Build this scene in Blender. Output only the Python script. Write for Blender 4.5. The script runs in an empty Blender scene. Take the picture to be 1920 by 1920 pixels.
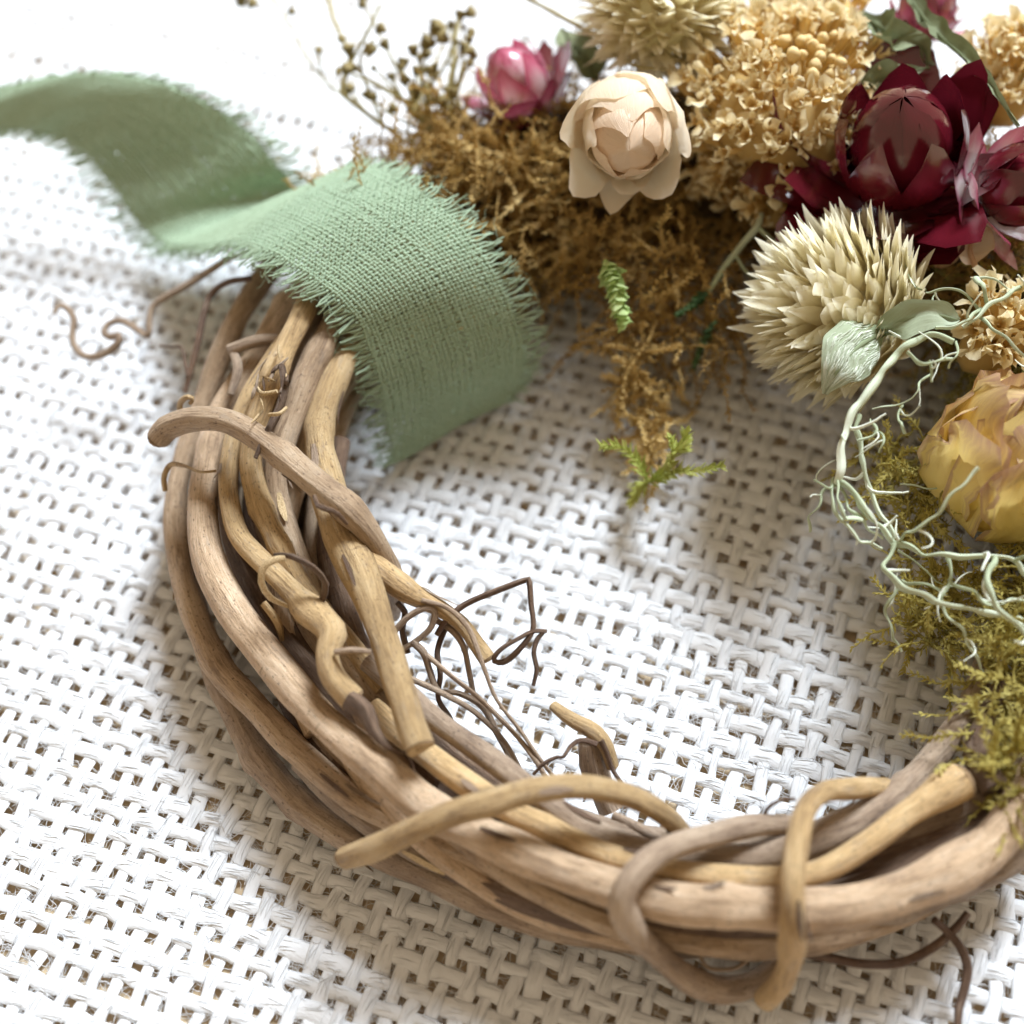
import bpy, math
import numpy as np
from mathutils import Matrix, Vector

rng = np.random.default_rng(7)
SC = bpy.context.scene
COL = SC.collection
MM = 0.001                                   # everything below is worked out in millimetres

# ------------------------------------------------------------------ camera
F_PX, W_PX = 2600.0, 1920.0                  # focal length in pixels of a 1920 px wide frame
PITCH, ROLL, DIST = math.radians(59.7), math.radians(-4.4), 144.4
FW = np.array([0, math.cos(PITCH), -math.sin(PITCH)])
_r = np.array([1.0, 0, 0]); _u = np.cross(_r, FW)
RT = math.cos(ROLL) * _r + math.sin(ROLL) * _u
UP = -math.sin(ROLL) * _r + math.cos(ROLL) * _u
CAM = -FW * DIST
TO = -FW
cam = bpy.data.cameras.new('camera'); co = bpy.data.objects.new('camera', cam); COL.objects.link(co)
co.matrix_world = Matrix(((RT[0], UP[0], TO[0], CAM[0] * MM), (RT[1], UP[1], TO[1], CAM[1] * MM),
                          (RT[2], UP[2], TO[2], CAM[2] * MM), (0, 0, 0, 1)))
cam.sensor_width = 36.0; cam.lens = 36.0 * F_PX / W_PX
cam.clip_start = 0.005; cam.clip_end = 20.0
cam.dof.use_dof = True; cam.dof.focus_distance = 0.127; cam.dof.aperture_fstop = cam.lens / 3.5
SC.camera = co

# ------------------------------------------------------------------ light
world = bpy.data.worlds.new('World'); SC.world = world; world.use_nodes = True
bg = world.node_tree.nodes['Background']
bg.inputs[0].default_value = (1.0, 0.78, 0.53, 1); bg.inputs[1].default_value = 0.53
win = bpy.data.lights.new('window_light', 'AREA'); win.shape = 'RECTANGLE'; win.size = 0.80; win.size_y = 0.62
win.energy = 124.0; win.color = (0.82, 0.91, 1.0)
wo = bpy.data.objects.new('window_light', win); COL.objects.link(wo)
WDIR = Vector((0.46, 0.72, 0.92)).normalized()
wo.location = WDIR * 2.2
wo.rotation_euler = WDIR.to_track_quat('Z', 'Y').to_euler()
SC.view_settings.view_transform = 'Standard'; SC.view_settings.look = 'None'
SC.view_settings.exposure = 0.0; SC.view_settings.gamma = 1.0
SC.cycles.max_bounces = 6; SC.cycles.diffuse_bounces = 5; SC.cycles.glossy_bounces = 2; SC.cycles.transmission_bounces = 3; SC.cycles.use_adaptive_sampling = True; SC.cycles.adaptive_threshold = 0.03; SC.cycles.transparent_max_bounces = 8


def U(x, y, z=0.0):
    """the point at height z (mm) above the cloth that stands at this place of the picture"""
    d = FW + RT * (x - 960) / F_PX - UP * (y - 960) / F_PX
    return CAM + d * ((z - CAM[2]) / d[2])


def depth(P):
    return (np.asarray(P) - CAM) @ FW


def px2mm(P):
    return depth(P) / F_PX


# ------------------------------------------------------------------ mesh helpers
def mk(name, V, F, mat=None, parent=None, uv=None, smooth=True, origin=None, link=True):
    V = np.asarray(V, float)
    me = bpy.data.meshes.new(name)
    if origin is None:
        origin = np.zeros(3)
    v = (V - origin) * MM
    me.vertices.add(len(v)); me.vertices.foreach_set('co', v.astype(np.float32).ravel())
    Fs = F if isinstance(F, list) else [F]
    Fs = [np.asarray(f, np.int32) for f in Fs if len(f)]
    loops = np.concatenate([f.ravel() for f in Fs])
    sizes = np.concatenate([np.full(len(f), f.shape[1], np.int32) for f in Fs])
    starts = np.concatenate([[0], np.cumsum(sizes)[:-1]]).astype(np.int32)
    me.loops.add(len(loops)); me.loops.foreach_set('vertex_index', loops.astype(np.int32))
    me.polygons.add(len(sizes)); me.polygons.foreach_set('loop_start', starts)
    me.polygons.foreach_set('loop_total', sizes)
    me.polygons.foreach_set('use_smooth', np.full(len(sizes), bool(smooth)))
    if uv is not None:
        ul = me.uv_layers.new(name='UVMap')
        ul.data.foreach_set('uv', np.asarray(uv, np.float32)[loops].ravel())
    me.update(calc_edges=True)
    if mat is not None:
        me.materials.append(mat)
    o = bpy.data.objects.new(name, me)
    if link:
        COL.objects.link(o)
    o.location = Vector(origin * MM)
    if parent is not None:
        attach(o, parent)
    return o


def attach(o, parent):
    o.parent = parent
    # parents are pure translations (or carry full matrices set through matrix_basis)
    o.matrix_parent_inverse = world_of(parent).inverted()


def world_of(o):
    m = o.matrix_basis.copy(); p = o
    while p.parent is not None:
        m = p.parent.matrix_basis @ p.matrix_parent_inverse @ m
        p = p.parent
    return m


def thing(name, label, cat, at=(0, 0, 0), group=None):
    o = bpy.data.objects.new(name, None); COL.objects.link(o)
    o.location = Vector(np.asarray(at, float) * MM); o.empty_display_size = 0.003
    return tag(o, label, cat, group)


def tag(o, label=None, cat=None, group=None, kind=None):
    if label: o['label'] = label
    if cat: o['category'] = cat
    if group: o['group'] = group
    if kind: o['kind'] = kind
    return o


def spline(P, n):
    """Catmull-Rom through the rows of P, resampled to n rows evenly along the first three columns"""
    P = np.asarray(P, float)
    if len(P) == 2:
        P = np.vstack([P[0], (P[0] + P[1]) / 2, P[1]])
    Q = np.vstack([2 * P[0] - P[1], P, 2 * P[-1] - P[-2]])
    out = []
    m = 14
    for i in range(1, len(Q) - 2):
        p0, p1, p2, p3 = Q[i - 1], Q[i], Q[i + 1], Q[i + 2]
        t = np.linspace(0, 1, m, endpoint=False)[:, None]
        out.append(0.5 * (2 * p1 + (p2 - p0) * t + (2 * p0 - 5 * p1 + 4 * p2 - p3) * t ** 2 + (3 * p1 - p0 - 3 * p2 + p3) * t ** 3))
    out.append(Q[-2][None]); D = np.vstack(out)
    s = np.concatenate([[0], np.cumsum(np.linalg.norm(np.diff(D[:, :3], axis=0), axis=1))])
    q = np.linspace(0, s[-1], n)
    return np.stack([np.interp(q, s, D[:, k]) for k in range(D.shape[1])], 1), q


def unit(v):
    v = np.asarray(v, float)
    return v / np.maximum(np.linalg.norm(v, axis=-1, keepdims=True), 1e-9)


def frames(P):
    T = unit(np.gradient(P, axis=0))
    a = np.array([0, 0, 1.0]) if abs(T[0][2]) < 0.9 else np.array([1.0, 0, 0])
    N = np.zeros_like(P); n = unit(a - T[0] * (a @ T[0])); N[0] = n
    for i in range(1, len(P)):
        n = n - T[i] * (n @ T[i]); n = n / max(np.linalg.norm(n), 1e-9); N[i] = n
    return T, N, np.cross(T, N)


def tube(P, R, sides=10, bump=0.0, seed=0, flat=1.0, cap=True):
    """a closed, tapering tube; uv = (millimetres round, millimetres along)"""
    P = np.asarray(P, float); n = len(P)
    R = np.broadcast_to(np.asarray(R, float), (n,)).copy()
    T, N, B = frames(P)
    th = np.linspace(0, 2 * np.pi, sides + 1)
    s = np.concatenate([[0], np.cumsum(np.linalg.norm(np.diff(P, axis=0), axis=1))])
    rr = R[:, None] * np.ones(sides + 1)[None]
    if bump:
        g = np.random.default_rng(seed)
        d = np.zeros_like(rr)
        for k in range(5):
            m = g.integers(1, 5); w = g.uniform(0.15, 0.9); ph = g.uniform(0, 6.28, 2)
            d += np.sin(m * th[None] + ph[0] + w * s[:, None] * 0.35) * np.sin(w * s[:, None] + ph[1]) / (m ** 0.5)
        rr = rr * (1 + bump * d)
    V = P[:, None] + rr[..., None] * (np.cos(th)[None, :, None] * N[:, None] + flat * np.sin(th)[None, :, None] * B[:, None])
    uv = np.stack([np.broadcast_to(th[None] / (2 * np.pi) * 2 * np.pi * R.mean(), rr.shape), np.broadcast_to(s[:, None], rr.shape)], -1)
    k = sides + 1
    i, j = np.meshgrid(np.arange(n - 1), np.arange(sides), indexing='ij')
    a = (i * k + j).ravel()
    F = np.stack([a, a + 1, a + k + 1, a + k], 1)
    V = V.reshape(-1, 3); uv = uv.reshape(-1, 2); Fs = [F]
    if cap:
        tri = []
        for e, row in ((0, 0), (1, n - 1)):
            c = len(V); V = np.vstack([V, P[row] + (T[row] * R[row] * 0.12 if e else -T[row] * R[row] * 0.12)]); uv = np.vstack([uv, uv[row * k]])
            n0 = len(V); V = np.vstack([V, V[row * k:row * k + k]]); uv = np.vstack([uv, uv[row * k:row * k + k]])
            for j in range(sides):
                q = n0 + j
                tri.append((q, q + 1, c) if e else (q + 1, q, c))
        Fs.append(np.array(tri))
    return V, Fs, uv


def batch_tube(P, R, sides=3):
    """many thin tubes at once: P (N,K,3), R (N,K)"""
    N_, K, _ = P.shape
    T = unit(np.gradient(P, axis=1))
    ref = unit(np.random.default_rng(3).normal(size=(N_, 1, 3)))
    A = unit(np.cross(T, ref)); B = np.cross(T, A)
    th = np.arange(sides) * 2 * np.pi / sides
    V = P[:, :, None] + R[:, :, None, None] * (np.cos(th)[None, None, :, None] * A[:, :, None] + np.sin(th)[None, None, :, None] * B[:, :, None])
    n, i, j = np.meshgrid(np.arange(N_), np.arange(K - 1), np.arange(sides), indexing='ij')
    b = n * K * sides + i * sides
    F = np.stack([b + j, b + (j + 1) % sides, b + sides + (j + 1) % sides, b + sides + j], -1).reshape(-1, 4)
    return V.reshape(-1, 3), F


def sheet(G, thick, uv=None):
    """one thin petal, leaf or flake from a grid of points G (n,m,3)"""
    n, m, _ = G.shape
    i, j = np.meshgrid(np.arange(n - 1), np.arange(m - 1), indexing='ij')
    a = (i * m + j).ravel()
    if uv is None:
        uu, vv = np.meshgrid(np.linspace(0, 1, n), np.linspace(0, 1, m), indexing='ij'); uv = np.stack([uu, vv], -1)
    return G.reshape(-1, 3), np.stack([a, a + m, a + m + 1, a + 1], 1), uv.reshape(-1, 2)


def wob(x, seed, oct=4, f=1.0):
    """smooth random function of one or more coordinates (last axis)"""
    g = np.random.default_rng(seed); x = np.asarray(x, float); d = x.shape[-1]
    o = np.zeros(x.shape[:-1])
    for k in range(oct * 2):
        w = unit(g.normal(size=d)) * f * g.uniform(0.6, 2.2)
        o += np.sin(x @ w + g.uniform(0, 6.28))
    return o / (oct * 2) ** 0.5


def basis(axis, ref):
    z = unit(axis); x = unit(np.asarray(ref, float) - z * (np.asarray(ref, float) @ z)); return np.stack([x, np.cross(z, x), z], 1)


def camvec(a, b, c):
    return unit(a * RT + b * UP + c * TO)


class Join:
    """collects the pieces of ONE mesh"""
    def __init__(s): s.V = []; s.F = {}; s.uv = []; s.n = 0
    def add(s, V, F, uv=None):
        for f in (F if isinstance(F, list) else [F]):
            f = np.asarray(f)
            if len(f): s.F.setdefault(f.shape[1], []).append(f + s.n)
        s.V.append(V); s.uv.append(np.zeros((len(V), 2)) if uv is None else uv); s.n += len(V)
    def make(s, name, mat, parent=None, **k):
        return mk(name, np.concatenate(s.V), [np.concatenate(f) for f in s.F.values()], mat, parent, uv=np.concatenate(s.uv), **k)


# ------------------------------------------------------------------ materials
def mat(name, build):
    m = bpy.data.materials.new(name); m.use_nodes = True
    nt = m.node_tree; b = nt.nodes['Principled BSDF']
    build(nt, b)
    return m


def N(nt, t, **k):
    n = nt.nodes.new(t)
    for a, v in k.items():
        if a in ('inputs',):
            for i, x in v.items(): n.inputs[i].default_value = x
        else: setattr(n, a, v)
    return n


def uvmap(nt, scale, src='UV'):
    tc = N(nt, 'ShaderNodeTexCoord'); mp = N(nt, 'ShaderNodeMapping'); mp.inputs['Scale'].default_value = scale
    nt.links.new(tc.outputs[src], mp.inputs['Vector']); return mp.outputs[0]


def noise(nt, vec, scale, detail=4, rough=0.6):
    n = N(nt, 'ShaderNodeTexNoise'); n.inputs['Scale'].default_value = scale; n.inputs['Detail'].default_value = detail
    n.inputs['Roughness'].default_value = rough; nt.links.new(vec, n.inputs['Vector']); return n.outputs['Fac']


def ramp(nt, fac, stops):
    r = N(nt, 'ShaderNodeValToRGB'); e = r.color_ramp.elements
    while len(e) < len(stops): e.new(0.5)
    for el, (p, c) in zip(e, stops): el.position = p; el.color = (*c, 1)
    nt.links.new(fac, r.inputs[0]); return r.outputs[0]


def mix(nt, fac, a, b, mode='MIX'):
    m = N(nt, 'ShaderNodeMix', data_type='RGBA', blend_type=mode)
    for k, x in ((0, fac), (6, a), (7, b)):
        if hasattr(x, 'node'): nt.links.new(x, m.inputs[k])
        elif k == 0: m.inputs[0].default_value = x
        else: m.inputs[k].default_value = (*x, 1)
    return m.outputs[2]


def bumpn(nt, h, b, strength=0.4, dist=0.0002):
    n = N(nt, 'ShaderNodeBump'); n.inputs['Strength'].default_value = strength; n.inputs['Distance'].default_value = dist
    nt.links.new(h, n.inputs['Height']); nt.links.new(n.outputs[0], b.inputs['Normal'])


def objrand(nt):
    return N(nt, 'ShaderNodeObjectInfo').outputs['Random']


def see_through(nt, b, col, amount):
    """thin plant tissue or cloth lets some light through"""
    t = N(nt, 'ShaderNodeBsdfTranslucent'); mx = N(nt, 'ShaderNodeMixShader'); mx.inputs[0].default_value = amount
    if hasattr(col, 'node'): nt.links.new(col, t.inputs[0])
    else: t.inputs[0].default_value = (*col, 1)
    nt.links.new(b.outputs[0], mx.inputs[1]); nt.links.new(t.outputs[0], mx.inputs[2])
    nt.links.new(mx.outputs[0], nt.nodes['Material Output'].inputs[0])


def bark(c_lo, c_mid, c_hi, c_spot, rough=0.55):
    def f(nt, b):
        v = uvmap(nt, (1.6, 0.12, 1)); st = noise(nt, v, 3.4, 6, 0.72)
        v2 = uvmap(nt, (0.25, 0.10, 1)); bl = noise(nt, v2, 1.3, 3)
        v3 = uvmap(nt, (1.2, 0.7, 1)); sp = noise(nt, v3, 2.6, 3, 0.7)
        s = N(nt, 'ShaderNodeMath', operation='MULTIPLY_ADD'); nt.links.new(st, s.inputs[0]); s.inputs[1].default_value = 0.62
        k = N(nt, 'ShaderNodeMath', operation='MULTIPLY_ADD'); nt.links.new(bl, k.inputs[0]); k.inputs[1].default_value = 0.5; k.inputs[2].default_value = -0.06
        nt.links.new(k.outputs[0], s.inputs[2])
        c = ramp(nt, s.outputs[0], [(0.30, c_lo), (0.5, c_mid), (0.72, c_hi)])
        d = ramp(nt, sp, [(0.58, (0, 0, 0)), (0.72, (1, 1, 1))])
        c = mix(nt, d, c, c_spot)
        v4 = uvmap(nt, (1.0, 0.45, 1)); fl = noise(nt, v4, 7.0, 4, 0.75)
        c = mix(nt, ramp(nt, fl, [(0.28, (0.38, 0.38, 0.38)), (0.44, (0, 0, 0))]), c, c_lo)
        v5 = uvmap(nt, (0.5, 0.13, 1)); gp = noise(nt, v5, 2.2, 3, 0.7)
        c = mix(nt, ramp(nt, gp, [(0.55, (0, 0, 0)), (0.70, (0.4, 0.4, 0.4))]), c, (0.42, 0.34, 0.27))
        vo = N(nt, 'ShaderNodeTexVoronoi'); vo.inputs['Scale'].default_value = 1.0; nt.links.new(uvmap(nt, (1.5, 0.8, 1)), vo.inputs['Vector'])
        c = mix(nt, ramp(nt, vo.outputs['Distance'], [(0.07, (0.75, 0.75, 0.75)), (0.15, (0, 0, 0))]), c, c_lo)
        v6 = uvmap(nt, (0.12, 1.0, 1)); rg = noise(nt, v6, 1.1, 4, 0.7)
        c = mix(nt, ramp(nt, rg, [(0.66, (0, 0, 0)), (0.70, (0.6, 0.6, 0.6)), (0.74, (0, 0, 0))]), c, c_lo)
        h = N(nt, 'ShaderNodeHueSaturation'); r = N(nt, 'ShaderNodeMapRange'); nt.links.new(objrand(nt), r.inputs[0]); r.inputs[3].default_value = 0.82; r.inputs[4].default_value = 1.16
        nt.links.new(r.outputs[0], h.inputs['Value']); nt.links.new(c, h.inputs['Color'])
        nt.links.new(h.outputs[0], b.inputs['Base Color']); b.inputs['Roughness'].default_value = rough
        b.inputs['Specular IOR Level'].default_value = 0.35
        ad = N(nt, 'ShaderNodeMath', operation='MULTIPLY_ADD'); nt.links.new(fl, ad.inputs[0]); ad.inputs[1].default_value = 0.7; nt.links.new(st, ad.inputs[2])
        bumpn(nt, ad.outputs[0], b, 0.9, 0.00036)
    return f


M_TAN = mat('bark_tan', bark((0.15, 0.088, 0.05), (0.55, 0.385, 0.245), (0.79, 0.63, 0.46), (0.15, 0.095, 0.068)))
M_AMB = mat('bark_amber', bark((0.17, 0.095, 0.045), (0.60, 0.405, 0.20), (0.82, 0.63, 0.38), (0.18, 0.105, 0.06)))
M_GRY = mat('bark_grey', bark((0.13, 0.085, 0.06), (0.42, 0.305, 0.215), (0.66, 0.525, 0.39), (0.13, 0.09, 0.07)))
M_DRK = mat('bark_dark', bark((0.075, 0.045, 0.03), (0.17, 0.105, 0.068), (0.30, 0.20, 0.13), (0.06, 0.04, 0.03)))
M_TEN = mat('tendril_bark', bark((0.065, 0.038, 0.028), (0.15, 0.09, 0.06), (0.30, 0.19, 0.12), (0.06, 0.04, 0.03), 0.6))


def _pith(nt, b):
    v = uvmap(nt, (1, 1, 1)); n = noise(nt, v, 6.0, 3)
    nt.links.new(ramp(nt, n, [(0.35, (0.34, 0.22, 0.10)), (0.6, (0.62, 0.47, 0.27))]), b.inputs['Base Color']); b.inputs['Roughness'].default_value = 0.8
    bumpn(nt, n, b, 0.6, 0.0003)
M_PITH = mat('pale_bark', _pith)


def _burlap(nt, b):
    v = uvmap(nt, (3.2, 0.30, 1)); n = noise(nt, v, 2.6, 5, 0.7)
    v2 = uvmap(nt, (0.2, 0.12, 1)); n2 = noise(nt, v2, 1.0, 2)
    c = ramp(nt, n2, [(0.3, (0.77, 0.785, 0.81)), (0.7, (0.82, 0.835, 0.86))])
    c = mix(nt, ramp(nt, n, [(0.25, (1, 1, 1)), (0.42, (0, 0, 0))]), c, (0.70, 0.70, 0.70))
    nt.links.new(c, b.inputs['Base Color']); b.inputs['Roughness'].default_value = 0.85
    b.inputs['Specular IOR Level'].default_value = 0.2
    bumpn(nt, n, b, 0.45, 0.0003)
M_BUR = mat('white_burlap', _burlap)


def _fuzz(nt, b):
    b.inputs['Base Color'].default_value = (0.82, 0.835, 0.86, 1); b.inputs['Roughness'].default_value = 0.8
    see_through(nt, b, (0.86, 0.84, 0.80), 0.3)
M_FUZZ = mat('white_fibre', _fuzz)


def _table(nt, b):
    v = uvmap(nt, (40, 400, 40), 'Object'); n = noise(nt, v, 1.0, 5)
    nt.links.new(ramp(nt, n, [(0.3, (0.62, 0.46, 0.28)), (0.7, (0.76, 0.60, 0.40))]), b.inputs['Base Color']); b.inputs['Roughness'].default_value = 0.55
M_TAB = mat('brown_wood', _table)


def _ribbon(nt, b):
    v = uvmap(nt, (2.0, 0.35, 1)); n = noise(nt, v, 2.0, 3)
    c = ramp(nt, n, [(0.3, (0.265, 0.36, 0.24)), (0.7, (0.39, 0.49, 0.355))])
    nt.links.new(c, b.inputs['Base Color']); b.inputs['Roughness'].default_value = 0.75; b.inputs['Specular IOR Level'].default_value = 0.25
    b.inputs['Sheen Weight'].default_value = 0.25; b.inputs['Sheen Tint'].default_value = (0.7, 0.9, 0.65, 1)
M_RIB = mat('sage_thread', _ribbon)


def petalmat(stops, rough=0.5, trans=0.25, edge=None, spec=0.4, streak=0.12, coat=0.0, bump=0.5):
    """colour runs from the base of the petal (v=0) to its tip (v=1)"""
    def f(nt, b):
        tc = N(nt, 'ShaderNodeTexCoord'); sx = N(nt, 'ShaderNodeSeparateXYZ'); nt.links.new(tc.outputs['UV'], sx.inputs[0])
        v = uvmap(nt, (14, 1.5, 1)); n = noise(nt, v, 1.4, 4)
        a = N(nt, 'ShaderNodeMath', operation='MULTIPLY_ADD'); nt.links.new(n, a.inputs[0]); a.inputs[1].default_value = streak * 2
        s = N(nt, 'ShaderNodeMath', operation='SUBTRACT'); nt.links.new(sx.outputs['Y'], s.inputs[0]); s.inputs[1].default_value = streak
        nt.links.new(s.outputs[0], a.inputs[2])
        c = ramp(nt, a.outputs[0], stops)
        if edge is not None:
            e = N(nt, 'ShaderNodeMath', operation='MULTIPLY_ADD'); nt.links.new(sx.outputs['X'], e.inputs[0]); e.inputs[1].default_value = 2; e.inputs[2].default_value = -1
            e2 = N(nt, 'ShaderNodeMath', operation='ABSOLUTE'); nt.links.new(e.outputs[0], e2.inputs[0])
            e3 = N(nt, 'ShaderNodeMath', operation='MULTIPLY_ADD'); nt.links.new(n, e3.inputs[0]); e3.inputs[1].default_value = 0.7; e4 = N(nt, 'ShaderNodeMath', operation='SUBTRACT'); nt.links.new(e2.outputs[0], e4.inputs[0]); e4.inputs[1].default_value = 0.32; nt.links.new(e4.outputs[0], e3.inputs[2])
            c = mix(nt, ramp(nt, e3.outputs[0], [(0.98, (0, 0, 0)), (1.0, (0.0, 0.0, 0.0))] if False else [(0.86, (0, 0, 0)), (1.06 if False else 1.0, (0.7, 0.7, 0.7))]), c, edge)
        nt.links.new(c, b.inputs['Base Color']); b.inputs['Roughness'].default_value = rough; b.inputs['Specular IOR Level'].default_value = spec
        b.inputs['Coat Weight'].default_value = coat; b.inputs['Coat Roughness'].default_value = 0.15
        vb = uvmap(nt, (34, 2.5, 1)); nb_ = noise(nt, vb, 1.2, 5, 0.7)
        bumpn(nt, nb_, b, bump, 0.00022)
        if trans: see_through(nt, b, c, trans)
    return f


M_CUT = mat('cut_wood', petalmat([(0.0, (0.10, 0.055, 0.025)), (0.28, (0.16, 0.095, 0.045)), (0.36, (0.60, 0.46, 0.28)), (0.85, (0.50, 0.36, 0.20)), (1.0, (0.20, 0.12, 0.06))], 0.85, 0.0, streak=0.12))
M_ROSE = mat('cream_petal', petalmat([(0.0, (0.88, 0.64, 0.42)), (0.35, (0.96, 0.83, 0.65)), (0.8, (0.97, 0.89, 0.74)), (1.0, (0.95, 0.82, 0.65))], 0.55, 0.55, edge=(0.80, 0.60, 0.42), streak=0.2))
M_RCORE = mat('peach_petal', petalmat([(0.0, (0.84, 0.60, 0.42)), (0.6, (0.95, 0.78, 0.60)), (1.0, (0.95, 0.77, 0.58))], 0.32, 0.45))
M_BURG = mat('burgundy_bract', petalmat([(0.0, (0.36, 0.18, 0.08)), (0.14, (0.30, 0.03, 0.04)), (0.55, (0.17, 0.012, 0.024)), (1.0, (0.085, 0.006, 0.012))], 0.18, 0.22, spec=0.6, coat=0.9, bump=0.12))
M_PINK = mat('pink_bract', petalmat([(0.0, (0.66, 0.55, 0.22)), (0.3, (0.72, 0.46, 0.42)), (0.6, (0.46, 0.12, 0.18)), (1.0, (0.22, 0.03, 0.06))], 0.25, 0.2, spec=0.6, coat=0.7, bump=0.12))
M_PALE = mat('white_pink_bract', petalmat([(0.0, (0.72, 0.68, 0.50)), (0.5, (0.82, 0.70, 0.68)), (0.85, (0.60, 0.17, 0.26)), (1.0, (0.42, 0.06, 0.12))], 0.25, 0.25, spec=0.6, coat=0.7, bump=0.12))
M_AMAR = mat('ivory_bract', petalmat([(0.0, (0.97, 0.84, 0.54)), (0.35, (0.98, 0.90, 0.64)), (1.0, (0.985, 0.94, 0.77))], 0.5, 0.52, streak=0.08))
M_AMCORE = mat('ivory_core', petalmat([(0.0, (0.96, 0.88, 0.62)), (1.0, (0.96, 0.88, 0.62))], 0.8, 0.5))
M_YROSE = mat('yellow_petal', petalmat([(0.0, (0.78, 0.58, 0.10)), (0.45, (0.90, 0.72, 0.24)), (0.85, (0.88, 0.69, 0.27)), (1.0, (0.50, 0.31, 0.20))], 0.55, 0.3, edge=(0.44, 0.26, 0.19), streak=0.18))
M_YAR = mat('yarrow_floret', petalmat([(0.0, (0.78, 0.56, 0.22)), (0.5, (0.90, 0.73, 0.40)), (1.0, (0.94, 0.84, 0.58))], 0.75, 0.35))
M_YBUD = mat('yarrow_bud', petalmat([(0.0, (0.62, 0.42, 0.15)), (1.0, (0.84, 0.65, 0.32))], 0.7, 0.2))
M_STEM = mat('dry_stem', petalmat([(0.0, (0.30, 0.26, 0.10)), (1.0, (0.42, 0.34, 0.14))], 0.7, 0.0))
M_LEAF = mat('dry_green_leaf', petalmat([(0.0, (0.13, 0.15, 0.07)), (0.5, (0.20, 0.23, 0.12)), (1.0, (0.29, 0.32, 0.19))], 0.7, 0.2, streak=0.4))
M_FELT = mat('felted_leaf', petalmat([(0.0, (0.28, 0.33, 0.20)), (1.0, (0.45, 0.50, 0.37))], 0.95, 0.15, streak=0.5, spec=0.1))
M_FILI = mat('grey_green_foliage', petalmat([(0.0, (0.40, 0.46, 0.30)), (0.5, (0.58, 0.64, 0.48)), (1.0, (0.76, 0.80, 0.68))], 0.8, 0.0, streak=0.5))


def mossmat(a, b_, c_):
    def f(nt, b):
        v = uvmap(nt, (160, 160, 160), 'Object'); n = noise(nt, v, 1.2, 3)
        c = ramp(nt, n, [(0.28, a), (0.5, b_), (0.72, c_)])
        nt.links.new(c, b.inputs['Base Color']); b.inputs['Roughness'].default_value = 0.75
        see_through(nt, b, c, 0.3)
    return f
M_MOSS = mat('brown_moss', mossmat((0.18, 0.10, 0.025), (0.42, 0.26, 0.07), (0.64, 0.45, 0.17)))
M_MOSL = mat('golden_moss', mossmat((0.32, 0.19, 0.05), (0.56, 0.38, 0.13), (0.74, 0.55, 0.24)))
M_MOSY = mat('olive_moss', mossmat((0.22, 0.17, 0.03), (0.46, 0.38, 0.09), (0.66, 0.58, 0.20)))
M_MOSG = mat('green_moss', mossmat((0.34, 0.38, 0.07), (0.52, 0.55, 0.15), (0.74, 0.72, 0.32)))
M_SHADE_CORE = mat('moss_shade_core', mossmat((0.03, 0.02, 0.008), (0.07, 0.042, 0.014), (0.12, 0.075, 0.025)))  # near-black brown, paints the shade seen between the moss strands
M_SEED = mat('olive_seed', petalmat([(0.0, (0.14, 0.12, 0.04)), (1.0, (0.30, 0.23, 0.09))], 0.7, 0.15))

# ------------------------------------------------------------------ table and burlap cloth
z0 = -1.05
table = mk('table', [(-260, -200, z0), (260, -200, z0), (260, 300, z0), (-260, 300, z0)], np.array([[0, 1, 2, 3]]), M_TAB)
tag(table, 'brown wooden table showing through the weave of the cloth', 'table', kind='structure')

cloth = bpy.data.objects.new('tablecloth', None); COL.objects.link(cloth); cloth.empty_display_size = 0.005
tag(cloth, 'coarse open weave white burlap cloth under the wreath', 'cloth', kind='structure')
FA = math.radians(-23.0)
E1 = np.array([math.cos(FA), math.sin(FA)]); E2 = np.array([-math.sin(FA), math.cos(FA)])   # E1 along a weft thread, E2 along a warp thread
SP1, SP2 = 1.96, 2.20
# corners of what the picture can see of the cloth, with a margin
foot = np.array([U(*p)[:2] for p in ((-700, 2400, 0), (2620, 2400, 0), (2480, -470, 0), (-560, -470, 0))])
fa, fb = foot @ E1, foot @ E2
ni0, ni1 = int(fa.min() / SP1) - 1, int(fa.max() / SP1) + 1
nj0, nj1 = int(fb.min() / SP2) - 1, int(fb.max() / SP2) + 1
I = np.arange(ni0, ni1 + 1); Jx = np.arange(nj0, nj1 + 1)
# where each crossing lies: a regular net, pulled about a little
ga, gb = np.meshgrid(I * SP1, Jx * SP2, indexing='ij')
lat = np.stack([ga, gb], -1)
CA = ga + 0.34 * wob(lat, 11, 4, 0.06) + rng.normal(0, 0.15, (len(I), 1)) + rng.normal(0, 0.13, ga.shape)
CB = gb + 0.34 * wob(lat, 12, 4, 0.06) + rng.normal(0, 0.15, (1, len(Jx))) + rng.normal(0, 0.13, ga.shape)
CZ = 0.25 * wob(lat, 13, 3, 0.05)
par = ((I[:, None] + Jx[None]) % 2) * 2 - 1


def clip_span(fixed, axis):
    """run of the other coordinate for which this thread is inside the wanted ground"""
    pts = []
    for k in range(4):
        a, b = foot[k], foot[(k + 1) % 4]
        a2, b2 = (a @ E1, a @ E2), (b @ E1, b @ E2)
        if axis: a2, b2 = a2[::-1], b2[::-1]
        if (a2[0] - fixed) * (b2[0] - fixed) <= 0 and a2[0] != b2[0]:
            t = (fixed - a2[0]) / (b2[0] - a2[0]); pts.append(a2[1] + t * (b2[1] - a2[1]))
    return (min(pts), max(pts)) if len(pts) >= 2 else None


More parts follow.
